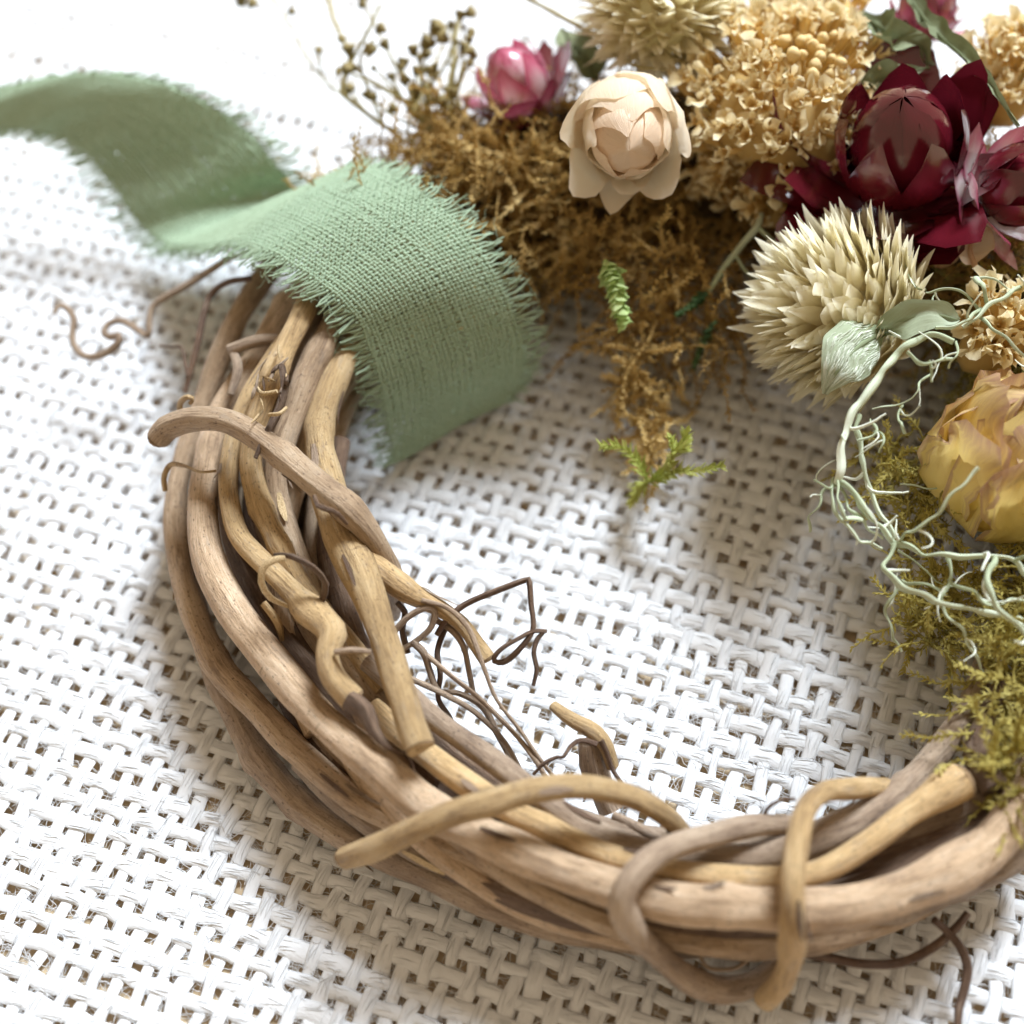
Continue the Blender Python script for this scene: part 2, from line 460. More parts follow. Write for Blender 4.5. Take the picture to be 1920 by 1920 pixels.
SUB, SIDES = 3, 8
def thread(cross, amp, hw, hh, seed):
    """cross: (n,3) crossings, amp: (n,) +1 over / -1 under"""
    n = len(cross); g = np.random.default_rng(seed)
    t = np.arange(0, n - 1 + 1e-6, 1 / SUB); i = np.minimum(t.astype(int), n - 2); f = t - i
    f2 = f * f * (3 - 2 * f)
    P = cross[i] * (1 - f)[:, None] + cross[i + 1] * f[:, None]
    # sideways path smooth through the crossings
    lo = np.maximum(i - 1, 0); hi = np.minimum(i + 2, n - 1)
    c0, c1, c2, c3 = cross[lo], cross[i], cross[i + 1], cross[hi]; F_ = f[:, None]
    P = 0.5 * (2 * c1 + (c2 - c0) * F_ + (2 * c0 - 5 * c1 + 4 * c2 - c3) * F_ ** 2 + (3 * c1 - c0 - 3 * c2 + c3) * F_ ** 3)
    a = amp[i] * (1 - f2) + amp[i + 1] * f2
    P[:, 2] += a * 0.15
    wv = hw * (1 - 0.02 * a + 0.13 * wob(t[:, None], seed, 3, 0.5) + 0.09 * wob(t[:, None], seed + 1, 3, 1.7))
    hv = hh * (1 + 0.08 * wob(t[:, None], seed + 2, 3, 0.8))
    T = unit(np.gradient(P, axis=0)); S = unit(np.cross(T, [0, 0, 1.0])); Nn = np.cross(S, T)
    th = np.linspace(0, 2 * np.pi, SIDES + 1)
    ce, se = np.cos(th), np.sin(th)
    ce = np.sign(ce) * np.abs(ce) ** 0.85
    V = P[:, None] + wv[:, None, None] * ce[None, :, None] * S[:, None] + hv[:, None, None] * se[None, :, None] * Nn[:, None]
    s = np.concatenate([[0], np.cumsum(np.linalg.norm(np.diff(P, axis=0), axis=1))])
    uv = np.stack([np.broadcast_to(th[None] * 0.6, V.shape[:2]) + s[:, None] * 0.11, np.broadcast_to(s[:, None], V.shape[:2])], -1) + g.uniform(0, 300, 2)
    k = SIDES + 1; m = len(P)
    ii, jj = np.meshgrid(np.arange(m - 1), np.arange(SIDES), indexing='ij'); q = (ii * k + jj).ravel()
    return V.reshape(-1, 3), np.stack([q, q + 1, q + k + 1, q + k], 1), uv.reshape(-1, 2)


def to_world(a, b, z):
    return np.stack([a * E1[0] + b * E2[0], a * E1[1] + b * E2[1], z], -1)


CW = to_world(CA, CB, CZ)
HW1 = rng.uniform(0.54, 0.72, len(I)); HW2 = rng.uniform(0.62, 0.84, len(Jx))
for k, i in enumerate(I):
    sp = clip_span(i * SP1, 0)
    if sp is None: continue
    js = np.where((Jx * SP2 >= sp[0]) & (Jx * SP2 <= sp[1]))[0]
    if len(js) < 3: continue
    V, F, uv = thread(CW[k, js], par[k, js], HW1[k], rng.uniform(0.24, 0.30), 100 + k)
    mk('warp_thread', V, F, M_BUR, cloth, uv)
for k, j in enumerate(Jx):
    sp = clip_span(j * SP2, 1)
    if sp is None: continue
    is_ = np.where((I * SP1 >= sp[0]) & (I * SP1 <= sp[1]))[0]
    if len(is_) < 3: continue
    V, F, uv = thread(CW[is_, k], -par[is_, k], HW2[k], rng.uniform(0.24, 0.30), 400 + k)
    mk('weft_thread', V, F, M_BUR, cloth, uv)
# fibres lying along the yarns where they pass over, which make them look hairy
qi, qj = np.meshgrid(np.arange(1, len(I) - 1), np.arange(1, len(Jx) - 1), indexing='ij'); qi = qi.ravel(); qj = qj.ravel()
rel = CW[qi, qj] - CAM; zz = rel @ FW; sxp = 960 + F_PX * (rel @ RT) / zz; syp = 960 - F_PX * (rel @ UP) / zz
vis = (sxp > -150) & (sxp < 2070) & (syp > 330) & (syp < 2050); qi, qj = qi[vis], qj[vis]
# loose fibres across the holes
NF = 17000
pk_ = rng.integers(0, len(qi), NF); pi_, pj_ = np.minimum(qi[pk_], len(I) - 2), np.minimum(qj[pk_], len(Jx) - 2)
c = (CW[pi_, pj_] + CW[pi_ + 1, pj_ + 1]) / 2
c[:, :2] += rng.normal(0, 0.35, (NF, 2)); c[:, 2] += rng.normal(0.0, 0.25, NF)
ang = np.where(rng.random(NF) < 0.6, FA + rng.normal(0, 0.35, NF), FA + 1.57 + rng.normal(0, 0.35, NF))
L = rng.uniform(0.6, 1.5, NF)
d = np.stack([np.cos(ang), np.sin(ang), rng.normal(0, 0.12, NF)], -1); sd = np.stack([-np.sin(ang), np.cos(ang), np.zeros(NF)], -1)
tt = np.linspace(-1, 1, 5)
P = c[:, None] + d[:, None] * (tt[None] * L[:, None])[..., None] + sd[:, None] * (rng.normal(0, 0.35, NF)[:, None] * (tt ** 2)[None] + 0.12 * np.sin(tt[None] * 5 + rng.uniform(0, 6, NF)[:, None]))[..., None]
V, F = batch_tube(P, np.broadcast_to(rng.uniform(0.016, 0.042, NF)[:, None], (NF, 5)), 3)
tag(mk('loose_fibre', V, F, M_FUZZ, cloth), kind='stuff')

surf = Join()
for over, hwv, ax, sdv, pitch in ((1, HW1[qi], E2, E1, SP2), (-1, HW2[qj], E1, E2, SP1)):
    sel = np.where(par[qi, qj] == over)[0]; rep_ = np.repeat(sel, 6); n = len(rep_)
    l0 = rng.uniform(-0.98, 0.98, n); tl = rng.uniform(0.5, 0.95, n); t0 = rng.normal(0, 0.15, n); k = 5
    t = t0[:, None] + np.linspace(-1, 1, k)[None] * tl[:, None] * 0.62
    lt = np.clip(l0[:, None] + rng.normal(0.25, 0.25, n)[:, None] * t, -1.15, 1.15)
    h = 0.27 * np.sqrt(np.clip(1 - lt ** 2, 0, 1)) + rng.uniform(-0.01, 0.06, n)[:, None]
    base = CW[qi[rep_], qj[rep_]]
    zc = base[:, 2][:, None] + 0.15 * np.cos(np.pi * np.clip(t, -1, 1)) + h
    lat_ = lt * hwv[rep_][:, None] * 1.02
    XY = base[:, None, :2] + ax[None, None] * (t * pitch)[..., None] + sdv[None, None] * lat_[..., None]
    V, F = batch_tube(np.concatenate([XY, zc[..., None]], -1), np.broadcast_to((rng.uniform(0.022, 0.045, n))[:, None] * np.array([0.4, 0.95, 1, 0.95, 0.4])[None], (n, k)), 3)
    surf.add(V, F)
tag(surf.make('yarn_fibre', M_FUZZ, cloth), kind='stuff')

# ------------------------------------------------------------------ grapevine wreath
RC = np.array([18.0, -2.0]); RR = 41.0
wreath = thing('grapevine_wreath', 'small round wreath of twisted tan grapevine stems lying on the white cloth', 'wreath', (RC[0], RC[1], 0))
_vs = [0]


def vine(pts, mat_, name='vine', bump=0.035, ends=(False, False), sides=14, nodes=(), step=0.8, parent=None, taper=None, flat=1.0):
    """pts: (x px, y px, height mm, width px) along the stem"""
    _vs[0] += 1
    Q = []
    for x, y, z, w in pts:
        p = U(x, y, z); Q.append((*p, w / 2 * 0.88 * px2mm(p)))
    Q = np.array(Q)
    L_ = np.linalg.norm(np.diff(Q[:, :3], axis=0), axis=1).sum()
    D, s = spline(Q, max(8, int(L_ / step)))
    R = D[:, 3].copy()
    R *= 1 + 0.045 * wob(s[:, None], _vs[0] + 50, 3, 0.35)
    for t, a, w in nodes:
        R *= 1 + a * np.exp(-((s / s[-1] - t) * s[-1] / w) ** 2)
    if name == 'vine' and s[-1] > 25:
        gn = np.random.default_rng(_vs[0] + 4000)
        for t0 in gn.uniform(8, s[-1] - 6, max(1, int(s[-1] / 26))):
            R *= 1 + gn.uniform(0.08, 0.20) * np.exp(-((s - t0) / gn.uniform(0.7, 1.3)) ** 2)
            kink = gn.normal(0, 0.5, 3) * R.mean()
            D[:, :3] += kink * np.exp(-np.abs(s - t0) / 4.0)[:, None] * np.clip((s[-1] - s) / 6, 0, 1)[:, None] * 0.45
    D[:, :3] += (np.stack([wob(s[:, None], _vs[0] * 3 + k, 2, 0.25) for k in range(3)], 1) * 0.10 * R[:, None])
    V, F, uv = tube(D[:, :3], R, sides, bump, _vs[0], flat)
    uv = uv + rng.uniform(0, 200, 2)
    o = mk(name, V, F, mat_, parent or wreath, uv)
    T, Nn, B = frames(D[:, :3])
    if name == 'vine' and s[-1] > 12:
        gf = np.random.default_rng(_vs[0] + 8000)
        for _ in range(int(2 + s[-1] / 14)):
            i0 = gf.integers(3, len(D) - 8); a = gf.uniform(0, 6.28); ln = gf.uniform(1.2, 4.0); w_ = gf.uniform(0.18, 0.42); m = 7
            q = np.linspace(0, 1, m); ii = np.clip(i0 + q * ln / step, 0, len(D) - 1.001); j0 = ii.astype(int)
            C_ = D[j0, :3] + (D[j0 + 1, :3] - D[j0, :3]) * (ii - j0)[:, None]
            nr_ = Nn[j0] * math.cos(a) + B[j0] * math.sin(a); sd_ = np.cross(T[j0], nr_)
            lift = R[j0] * 1.0 + 0.05 + gf.uniform(0.0, 0.7) * q ** 2.2
            uq = np.linspace(-1, 1, 3)[:, None]; wq = w_ * (np.sin(np.pi * (0.1 + 0.85 * q)) ** 0.6)[None]
            G = C_[None] + nr_[None] * lift[None, :, None] + sd_[None] * (uq * wq)[..., None] - nr_[None] * ((uq * wq) ** 2 / (2 * R[j0]))[..., None]
            Vf, Ff, uf = sheet(G, 0.10)
            mk('bark_flake', Vf, Ff, (M_DRK, M_GRY, M_PITH, M_GRY)[gf.integers(0, 4)], o, uf * [0.6, ln])
    for e, row, sg in ((0, 0, -1), (1, -1, 1)):
        if ends[e]:
            cut_end(D[row, :3], T[row] * sg, Nn[row], R[row], o)
    return o


def cut_end(p, n, a, r, parent):
    a = unit(a - n * (a @ n)); b = np.cross(n, a); k = 14
    th = np.arange(k) * 2 * np.pi / k
    V = []; prof = [(0.985, 0.02), (0.97, 0.16), (0.88, 0.20), (0.62, 0.15), (0.40, 0.16), (0.27, 0.05)]
    for rr, h in prof:
        for t in th:
            q = rr * r * (1 + 0.05 * math.sin(3 * t + r * 9))
            V.append(p + a * math.cos(t) * q + b * math.sin(t) * q + n * (h * r + 0.09 * r * math.sin(2 * t + r * 8) * (h > 0.03)))
    V = np.array(V); F = []
    for i in range(len(prof) - 1):
        for j in range(k):
            F.append((i * k + j, i * k + (j + 1) % k, (i + 1) * k + (j + 1) % k, (i + 1) * k + j))
    F2 = [(i0, i1, len(V)) for i0, i1 in [((len(prof) - 1) * k + j, (len(prof) - 1) * k + (j + 1) % k) for j in range(k)]]
    V = np.vstack([V, p - n * 0.05 * r])
    mk('cut_end', V, [np.array(F), np.array(F2)], M_CUT, parent, uv=np.stack([V[:, 0] * 0.4, np.append(np.repeat([q[0] for q in prof], k), 0)], -1))


def ring(phi, rad, z):
    return np.array([RC[0] + rad * math.cos(phi), RC[1] + rad * math.sin(phi), z])


# stems deep in the bundle, all the way round the ring
for k in range(9):
    g = np.random.default_rng(900 + k)
    ph0 = g.uniform(0, 6.28); tw = g.uniform(0.5, 1.1) * (1 if k % 2 else -1); mr = g.uniform(1.2, 3.4)
    phs = np.linspace(0, 2 * np.pi, 60) + g.uniform(0, 6.28)
    mnr = g.uniform(1.25, 1.9)
    Q = np.array([ring(p, RR + mr * 1.25 * math.cos(ph0 + tw * 2 * (p - phs[0])), max(mnr + 0.5, 6.3 + mr * 0.9 * math.sin(ph0 + tw * 2 * (p - phs[0])))) for p in phs])
    D, s = spline(Q, 300); R = mnr * (1 + 0.06 * wob(s[:, None], k + 700, 3, 0.3))
    V, F, uv = tube(D, R, 10, 0.04, k + 300)
    mk('vine', V, F, (M_GRY, M_DRK, M_TAN)[k % 3], wreath, uv + rng.uniform(0, 200, 2))

# outer stems on the left, as they run down and round to the right
vine([(700, 330, 9, 46), (560, 450, 10, 50), (470, 560, 11, 50), (425, 650, 10, 50), (385, 740, 9, 46), (348, 830, 8, 44), (330, 930, 7, 46), (335, 1040, 6.5, 50), (365, 1150, 6.5, 56), (415, 1255, 6.5, 60), (480, 1330, 7, 62), (560, 1412, 7.5, 60), (660, 1492, 8, 58), (780, 1555, 8, 54), (920, 1625, 8, 56), (1080, 1690, 7.5, 58), (1250, 1740, 7, 60)], M_TAN, nodes=((0.42, 0.12, 3),))
vine([(760, 340, 10, 50), (640, 460, 12, 54), (545, 590, 13, 56), (480, 680, 13, 56), (420, 770, 12, 60), (395, 850, 12, 66), (378, 940, 12, 64), (392, 1040, 12, 70), (435, 1145, 12, 76), (508, 1240, 12, 78), (590, 1330, 12.5, 78), (685, 1415, 13, 78), (785, 1498, 13, 80), (880, 1555, 13, 82), (975, 1600, 13, 84), (1085, 1645, 13, 86), (1210, 1685, 13, 88), (1350, 1706, 13, 92), (1500, 1710, 13, 92), (1640, 1690, 12.5, 96), (1770, 1640, 12, 98), (1870, 1570, 11.5, 98), (1935, 1480, 11, 94), (1985, 1370, 10, 90)], M_TAN, nodes=((0.115, 0.16, 2.2),), bump=0.045)
vine([(730, 390, 12, 36), (630, 500, 14.5, 38), (560, 610, 16, 40), (500, 690, 15.5, 42), (455, 770, 15, 42), (432, 850, 14.5, 44), (430, 930, 14, 44), (455, 1010, 14, 46), (505, 1070, 14.5, 48), (560, 1120, 15, 52), (605, 1162, 16, 62), (622, 1188, 16.5, 66), (612, 1225, 16.5, 52), (622, 1268, 16, 54), (662, 1312, 15, 58)], M_AMB, ends=(False, True), nodes=((0.84, 0.22, 1.6),), bump=0.05)
vine([(760, 380, 13, 40), (650, 475, 16, 44), (585, 555, 17, 46), (552, 610, 18, 48), (530, 660, 18, 52), (514, 700, 18, 64), (496, 745, 16.5, 50), (478, 810, 15.5, 46), (475, 880, 15, 48), (500, 965, 14.5, 50), (535, 1040, 14, 48), (575, 1110, 13, 46), (640, 1190, 11, 44), (720, 1290, 10, 46)], M_AMB, nodes=((0.22, 0.28, 2.0),), bump=0.05)
vine([(800, 400, 12, 46), (700, 500, 14.5, 50), (620, 610, 16, 52), (575, 700, 16, 56), (545, 790, 15, 56), (520, 880, 14, 54), (525, 960, 12.5, 52), (560, 1060, 11.5, 54), (610, 1170, 10, 56), (690, 1290, 9, 56), (790, 1390, 8.5, 54)], M_TAN)
vine([(850, 440, 10, 54), (750, 540, 12.5, 58), (668, 640, 14, 60), (625, 720, 15, 62), (604, 800, 15, 64), (606, 890, 15, 66), (632, 990, 15.5, 74), (672, 1070, 16, 84), (705, 1160, 16.5, 68), (738, 1260, 16.5, 64), (768, 1345, 16.5, 66), (790, 1398, 16.5, 68)], M_AMB, ends=(False, True), nodes=((0.58, 0.18, 2.4),), bump=0.04)
vine([(690, 1050, 15.5, 50), (735, 1085, 14.5, 52), (775, 1112, 13.5, 44), (830, 1142, 12.5, 36), (868, 1172, 11.5, 34), (895, 1210, 10.5, 36), (914, 1238, 10, 38)], M_AMB, ends=(False, True), nodes=((0.28, 0.25, 1.6),))
vine([(640, 830, 9, 44), (625, 930, 9, 46), (620, 1030, 9.5, 54), (640, 1120, 9.5, 58), (680, 1220, 9, 58), (740, 1310, 8.5, 54), (820, 1390, 8, 50), (930, 1470, 8, 48), (1030, 1520, 8, 46), (1150, 1570, 8, 46)], M_DRK)
vine([(430, 800, 8, 46), (425, 900, 8, 48), (440, 1010, 8.5, 50), (480, 1110, 9, 52), (540, 1210, 9, 54), (620, 1310, 9, 56), (720, 1400, 9, 54), (820, 1470, 9, 52)], M_DRK)
# low outer stems
vine([(345, 1040, 3.2, 44), (378, 1180, 3.0, 54), (430, 1310, 3.0, 60), (500, 1430, 3.2, 64), (600, 1530, 3.4, 66), (710, 1600, 3.6, 64), (850, 1665, 3.8, 62), (1000, 1725, 4, 60), (1150, 1762, 4, 56), (1320, 1775, 4, 52), (1500, 1755, 4, 52), (1680, 1710, 4.5, 54), (1830, 1650, 5, 60), (1940, 1585, 5, 62)], M_GRY, bump=0.05)
vine([(560, 1425, 6, 50), (660, 1520, 6.5, 54), (780, 1590, 6.5, 56), (900, 1645, 6, 56), (1020, 1705, 6, 52), (1150, 1750, 5.5, 52), (1300, 1768, 5.5, 52), (1450, 1752, 5.5, 54), (1620, 1722, 6, 58), (1760, 1680, 6.5, 60), (1880, 1620, 7, 62), (1960, 1570, 7, 62)], M_GRY)
# inner stems along the bottom
vine([(690, 1240, 11.5, 48), (760, 1300, 11.5, 50), (840, 1365, 11.5, 50), (930, 1432, 11.5, 50), (1020, 1500, 11.5, 52), (1110, 1552, 11.5, 52), (1200, 1590, 11, 52), (1330, 1612, 10.5, 58), (1450, 1600, 10.5, 64), (1570, 1560, 10.5, 70), (1670, 1500, 10, 66), (1750, 1425, 9.5, 60), (1810, 1340, 9, 56), (1850, 1250, 8.5, 54)], M_GRY, nodes=((0.72, 0.08, 5),))
vine([(700, 1330, 10.5, 52), (790, 1410, 12, 56), (880, 1472, 12.5, 56), (980, 1530, 12.5, 52), (1080, 1580, 12.5, 50), (1190, 1616, 12.5, 48), (1310, 1640, 12.5, 50), (1430, 1648, 12.5, 54), (1540, 1630, 12.5, 52), (1630, 1580, 12.5, 54), (1700, 1530, 12.5, 56), (1760, 1490, 12.5, 74), (1800, 1465, 12.5, 82)], M_AMB, ends=(False, True), nodes=((0.97, 0.12, 2.0),))
vine([(880, 1500, 6, 50), (1000, 1560, 6, 50), (1130, 1625, 6.5, 50), (1290, 1670, 7, 52), (1450, 1680, 7, 54), (1600, 1640, 7, 56), (1720, 1575, 7, 58), (1830, 1490, 7, 60), (1920, 1380, 7, 60)], M_DRK)
vine([(1870, 1480, 12, 62), (1835, 1420, 11.5, 58), (1850, 1350, 11, 56), (1880, 1270, 10, 54)], M_DRK)
# stems that wrap round the bundle
vine([(297, 822, 14.5, 48), (318, 797, 16, 52), (372, 783, 18, 54), (440, 796, 19.5, 55), (515, 845, 20, 56), (590, 903, 20, 60), (650, 952, 19, 62), (697, 1005, 17, 54), (728, 1062, 13, 50), (738, 1110, 8, 48), (730, 1150, 4, 46)], M_TAN, ends=(True, False), nodes=((0.60, 0.18, 1.4),))
vine([(645, 1610, 10, 48), (705, 1588, 13, 54), (790, 1548, 16, 58), (880, 1508, 17.5, 58), (980, 1482, 18, 56), (1080, 1474, 17.5, 54), (1170, 1488, 16, 52), (1235, 1522, 13.5, 48), (1275, 1556, 10, 44), (1300, 1600, 5, 42)], M_AMB, ends=(True, False))
vine([(1480, 1545, 11, 44), (1400, 1548, 13, 50), (1310, 1572, 15, 52), (1235, 1605, 16.5, 54), (1182, 1650, 17, 58), (1165, 1700, 15.5, 56), (1195, 1756, 11.5, 52), (1245, 1805, 7.5, 54), (1300, 1840, 4.5, 58), (1360, 1858, 3, 58), (1420, 1845, 2.2, 54), (1470, 1800, 2.0, 50)], M_GRY, nodes=((0.52, 0.14, 1.5),))
vine([(1660, 1478, 10, 42), (1600, 1475, 13, 44), (1545, 1484, 15.5, 46), (1512, 1520, 17, 48), (1496, 1585, 17.5, 50), (1487, 1660, 17.5, 52), (1486, 1735, 15.5, 54), (1482, 1800, 11, 54), (1462, 1845, 7, 52), (1438, 1872, 4.5, 50)], M_AMB, ends=(False, True), nodes=((0.665, 0.10, 0.7),))
# broken twig at the inner edge
vine([(1036, 1322, 7.5, 22), (1070, 1345, 8, 34), (1108, 1368, 8, 40), (1134, 1398, 7.5, 34), (1150, 1440, 6, 26)], M_AMB, 'twig', 0.10, sides=10)
vine([(1105, 1392, 7, 46), (1112, 1430, 5.5, 60), (1128, 1475, 4, 56), (1150, 1520, 3, 50)], M_GRY, 'twig', 0.14, sides=10)
vine([(1150, 1530, 8, 20), (1210, 1560, 9, 26), (1262, 1585, 9, 16)], M_GRY, 'twig', 0.14, sides=8)
# peeled bark strip on the node near the ribbon
vine([(532, 690, 20.5, 30), (536, 730, 20.5, 34), (516, 775, 20.5, 28), (495, 815, 20.5, 22), (478, 858, 20, 16)], M_DRK, 'bark_strip', 0.22, sides=8, flat=0.5)
vine([(478, 722, 19.5, 9), (492, 738, 21, 11), (520, 734, 21.5, 9)], M_PITH, 'bark_strip', 0.1, sides=6)
vine([(505, 778, 21.5, 9), (525, 776, 22, 10), (537, 765, 21.5, 8)], M_PITH, 'bark_strip', 0.1, sides=6)
for k in range(16):
    gk = np.random.default_rng(3000 + k); x, y = 512 + gk.normal(0, 20), 705 + gk.normal(0, 30); dx, dy = gk.normal(-6, 12), gk.uniform(8, 34)
    vine([(x, y, 20.0, 6), (x + dx * 0.5, y + dy * 0.5, 20.8 + gk.uniform(0, 1.2), gk.uniform(8, 15)), (x + dx, y + dy, 20.3 + gk.uniform(0, 1.5), 4)], (M_DRK, M_PITH, M_GRY)[k % 3], 'bark_strip', 0.25, sides=6, flat=0.4, step=0.4)
# loose bark curl standing up in the middle of the bundle
vine([(540, 1138, 15, 14), (505, 1120, 16.5, 20), (488, 1085, 18, 20), (500, 1055, 19, 19), (535, 1045, 19.5, 15)], M_PITH, 'bark_curl', 0.06, sides=8, flat=0.5)
vine([(515, 1040, 19, 10), (545, 1042, 19.5, 18), (585, 1062, 19, 22), (610, 1095, 17.5, 22), (602, 1128, 16, 18)], M_DRK, 'bark_curl', 0.08, sides=8, flat=0.6)
vine([(495, 1130, 14, 16), (520, 1165, 13, 20), (528, 1200, 11, 12)], M_AMB, 'bark_strip', 0.1, sides=6)
vine([(545, 1060, 10, 12), (565, 1130, 10, 14)], M_GRY, 'bark_strip', 0.1, sides=6)
vine([(432, 650, 15, 20), (445, 690, 15.5, 22), (432, 740, 15, 16)], M_GRY, 'bark_strip', 0.1, sides=8)
vine([(430, 655, 15.5, 24), (480, 640, 16, 26), (520, 638, 15.5, 22)], M_GRY, 'bark_strip', 0.15, sides=8)
vine([(655, 1310, 15.5, 40), (685, 1335, 15.5, 42), (700, 1370, 15.5, 28), (735, 1405, 15, 14), (768, 1412, 14.5, 10)], M_DRK, 'bark_strip', 0.15, sides=8)
vine([(628, 1222, 17.5, 12), (660, 1218, 18, 14), (695, 1222, 17.5, 12)], M_GRY, 'tendril', 0.1, sides=8)
vine([(590, 930, 21.5, 10), (598, 948, 22, 14), (630, 960, 21, 12), (650, 982, 19.5, 8)], M_DRK, 'bark_strip', 0.1, sides=6)


def tendril(pts, mat_=M_TEN):
    return vine(pts, mat_, 'tendril', 0.06, sides=8, step=0.35)


tendril([(440, 478, 13, 15), (395, 505, 12, 16), (340, 540, 11, 15), (290, 572, 10, 14), (281, 600, 9.5, 14), (279, 628, 9, 14), (262, 620, 8.5, 15), (230, 601, 8.5, 14), (205, 606, 8.5, 13), (194, 622, 8.5, 14), (205, 632, 9, 15), (222, 630, 9.5, 15), (219, 646, 9, 16), (190, 665, 8, 16), (160, 667, 7.5, 16), (140, 648, 7.5, 15), (136, 622, 8, 15), (139, 600, 8.5, 15), (128, 581, 9, 14), (112, 573, 9.5, 12), (100, 588, 9.5, 7)], M_GRY)
tendril([(470, 522, 15, 12), (425, 530, 14, 13), (396, 552, 13, 14), (384, 585, 12.5, 15), (372, 640, 12, 15), (358, 690, 11, 14), (346, 735, 10, 11)])
tendril([(300, 649, 9, 6), (322, 651, 10, 6), (340, 652, 10.5, 7), (347, 680, 11, 7), (352, 705, 11, 7)])
tendril([(340, 775, 14, 14), (338, 758, 15, 13), (350, 745, 16.5, 12), (362, 748, 16.5, 11), (356, 756, 16, 8)], M_AMB)
tendril([(310, 920, 11, 11), (308, 895, 12, 12), (320, 872, 13, 12), (345, 874, 14.5, 8), (375, 885, 15.5, 6), (405, 883, 15.5, 6)], M_AMB)
# the tangle of tendrils inside the ring
tendril([(820, 1190, 11, 12), (836, 1165, 12, 13), (870, 1135, 13, 14), (920, 1112, 14, 13), (985, 1088, 15, 13), (993, 1092, 15, 14), (996, 1130, 14, 14), (999, 1180, 13, 13), (972, 1218, 12, 13), (945, 1240, 11, 13), (925, 1238, 11, 12), (938, 1218, 12, 11), (975, 1196, 13, 10), (1000, 1184, 13, 10), (1026, 1184, 13, 9)])
tendril([(1022, 1183, 13, 9), (1008, 1200, 12.5, 12), (1002, 1225, 12, 12), (1007, 1255, 11, 11), (1000, 1286, 10, 9)])
tendril([(735, 1190, 12, 14), (765, 1158, 13, 14), (800, 1140, 13.5, 15), (815, 1150, 13, 18), (805, 1180, 12, 14), (775, 1205, 11, 12), (740, 1225, 10, 12)], M_GRY)
tendril([(850, 1150, 11, 14), (830, 1190, 10.5, 13), (820, 1225, 10, 13), (826, 1265, 9.5, 12), (822, 1310, 8, 12), (845, 1350, 6, 12), (858, 1400, 4, 10)])
tendril([(812, 1160, 11, 13), (850, 1185, 11, 15), (870, 1215, 10, 14), (880, 1260, 8.5, 13), (888, 1300, 6, 12)], M_GRY)
tendril([(775, 1205, 11, 18), (795, 1225, 11, 18), (805, 1255, 10, 15), (822, 1295, 9, 14), (860, 1300, 8, 12), (905, 1325, 7, 14), (930, 1370, 6, 15), (955, 1415, 5, 14), (970, 1450, 4, 10)], M_GRY)
tendril([(800, 1228, 11, 12), (850, 1270, 10, 11), (900, 1310, 9, 11), (960, 1370, 8, 11), (1000, 1420, 7, 12), (1025, 1460, 6, 10)], M_GRY)
tendril([(770, 1272, 10, 14), (830, 1300, 9.5, 13), (890, 1335, 8.5, 12), (945, 1390, 7, 12), (985, 1460, 5, 10)], M_GRY)
tendril([(790, 1125, 14, 12), (840, 1140, 13.5, 12), (880, 1180, 12.5, 12), (905, 1245, 11.5, 10), (930, 1310, 10, 9), (975, 1370, 8.5, 9), (1010, 1420, 7, 9), (1040, 1458, 5, 8)], M_GRY)
tendril([(745, 1130, 13, 12), (760, 1150, 12, 14), (755, 1180, 11, 14), (765, 1225, 10, 14)], M_DRK)
tendril([(1000, 1452, 7, 7), (1020, 1432, 8, 9), (1045, 1420, 8.5, 8), (1056, 1420, 9, 8), (1072, 1398, 9, 10), (1092, 1388, 9, 12), (1120, 1396, 9, 14)])
tendril([(1128, 1388, 9, 14), (1138, 1410, 8.5, 11), (1150, 1445, 7.5, 10), (1172, 1475, 7, 8)])
tendril([(760, 1412, 14, 8), (770, 1430, 13, 9), (780, 1465, 11, 10)])
tendril([(1430, 1540, 12, 8), (1440, 1515, 13, 9), (1465, 1500, 13.5, 8), (1490, 1498, 13, 8)])
tendril([(1490, 1784, 4, 24), (1550, 1796, 3.8, 22), (1620, 1808, 3.6, 22), (1690, 1803, 3.6, 21), (1750, 1775, 3.8, 20), (1790, 1742, 4.2, 18), (1815, 1712, 5, 16)])
tendril([(1752, 1725, 5.5, 18), (1775, 1745, 4.5, 18), (1800, 1775, 4, 19), (1813, 1810, 3.6, 20), (1808, 1850, 3.2, 19), (1797, 1890, 2.8, 18), (1795, 1935, 2.4, 16)])
tendril([(1310, 1790, 6, 9), (1330, 1815, 5, 9), (1380, 1815, 4.5, 9), (1410, 1790, 5, 10)], M_GRY)

# ------------------------------------------------------------------ the green ribbon: woven threads on a curved band
ribbon = thing('ribbon', 'sage green woven ribbon with frayed edges tied round the vine wreath', 'ribbon', U(700, 600, 0))
ST = [  # near-left edge, far-right edge: (x, y, z)
    ((800, 760, 0.8), (960, 640, 0.8)),
    ((715, 872, 0.9), (962, 742, 0.9)),
    ((694, 838, 4.0), (1002, 704, 4.5)),
    ((676, 762, 9.5), (1020, 640, 10)),
    ((656, 692, 14), (1000, 560, 15)),
    ((622, 612, 18), (945, 462, 19.5)),
    ((552, 552, 20.5), (865, 376, 21.5)),
    ((480, 508, 20.5), (785, 322, 21.5)),
    ((420, 480, 18), (715, 297, 19)),
    ((368, 478, 13.5), (662, 308, 15.5)),
    ((318, 482, 8.5), (628, 332, 12)),
    ((278, 476, 4.5), (606, 352, 9.5)),
    ((238, 448, 3.2), (592, 342, 9.0)),
    ((196, 402, 5.0), (566, 302, 11.5)),
    ((160, 350, 7.0), (520, 252, 13.5)),
    ((122, 300, 9.0), (450, 200, 15.5)),
    ((80, 272, 10.5), (350, 154, 17)),
    ((30, 258, 11.5), (230, 131, 17.5)),
    ((-40, 258, 11.5), (100, 138, 17)),
    ((-120, 280, 9.5), (-20, 168, 15)),
    ((-200, 320, 6), (-120, 220, 11)),
]
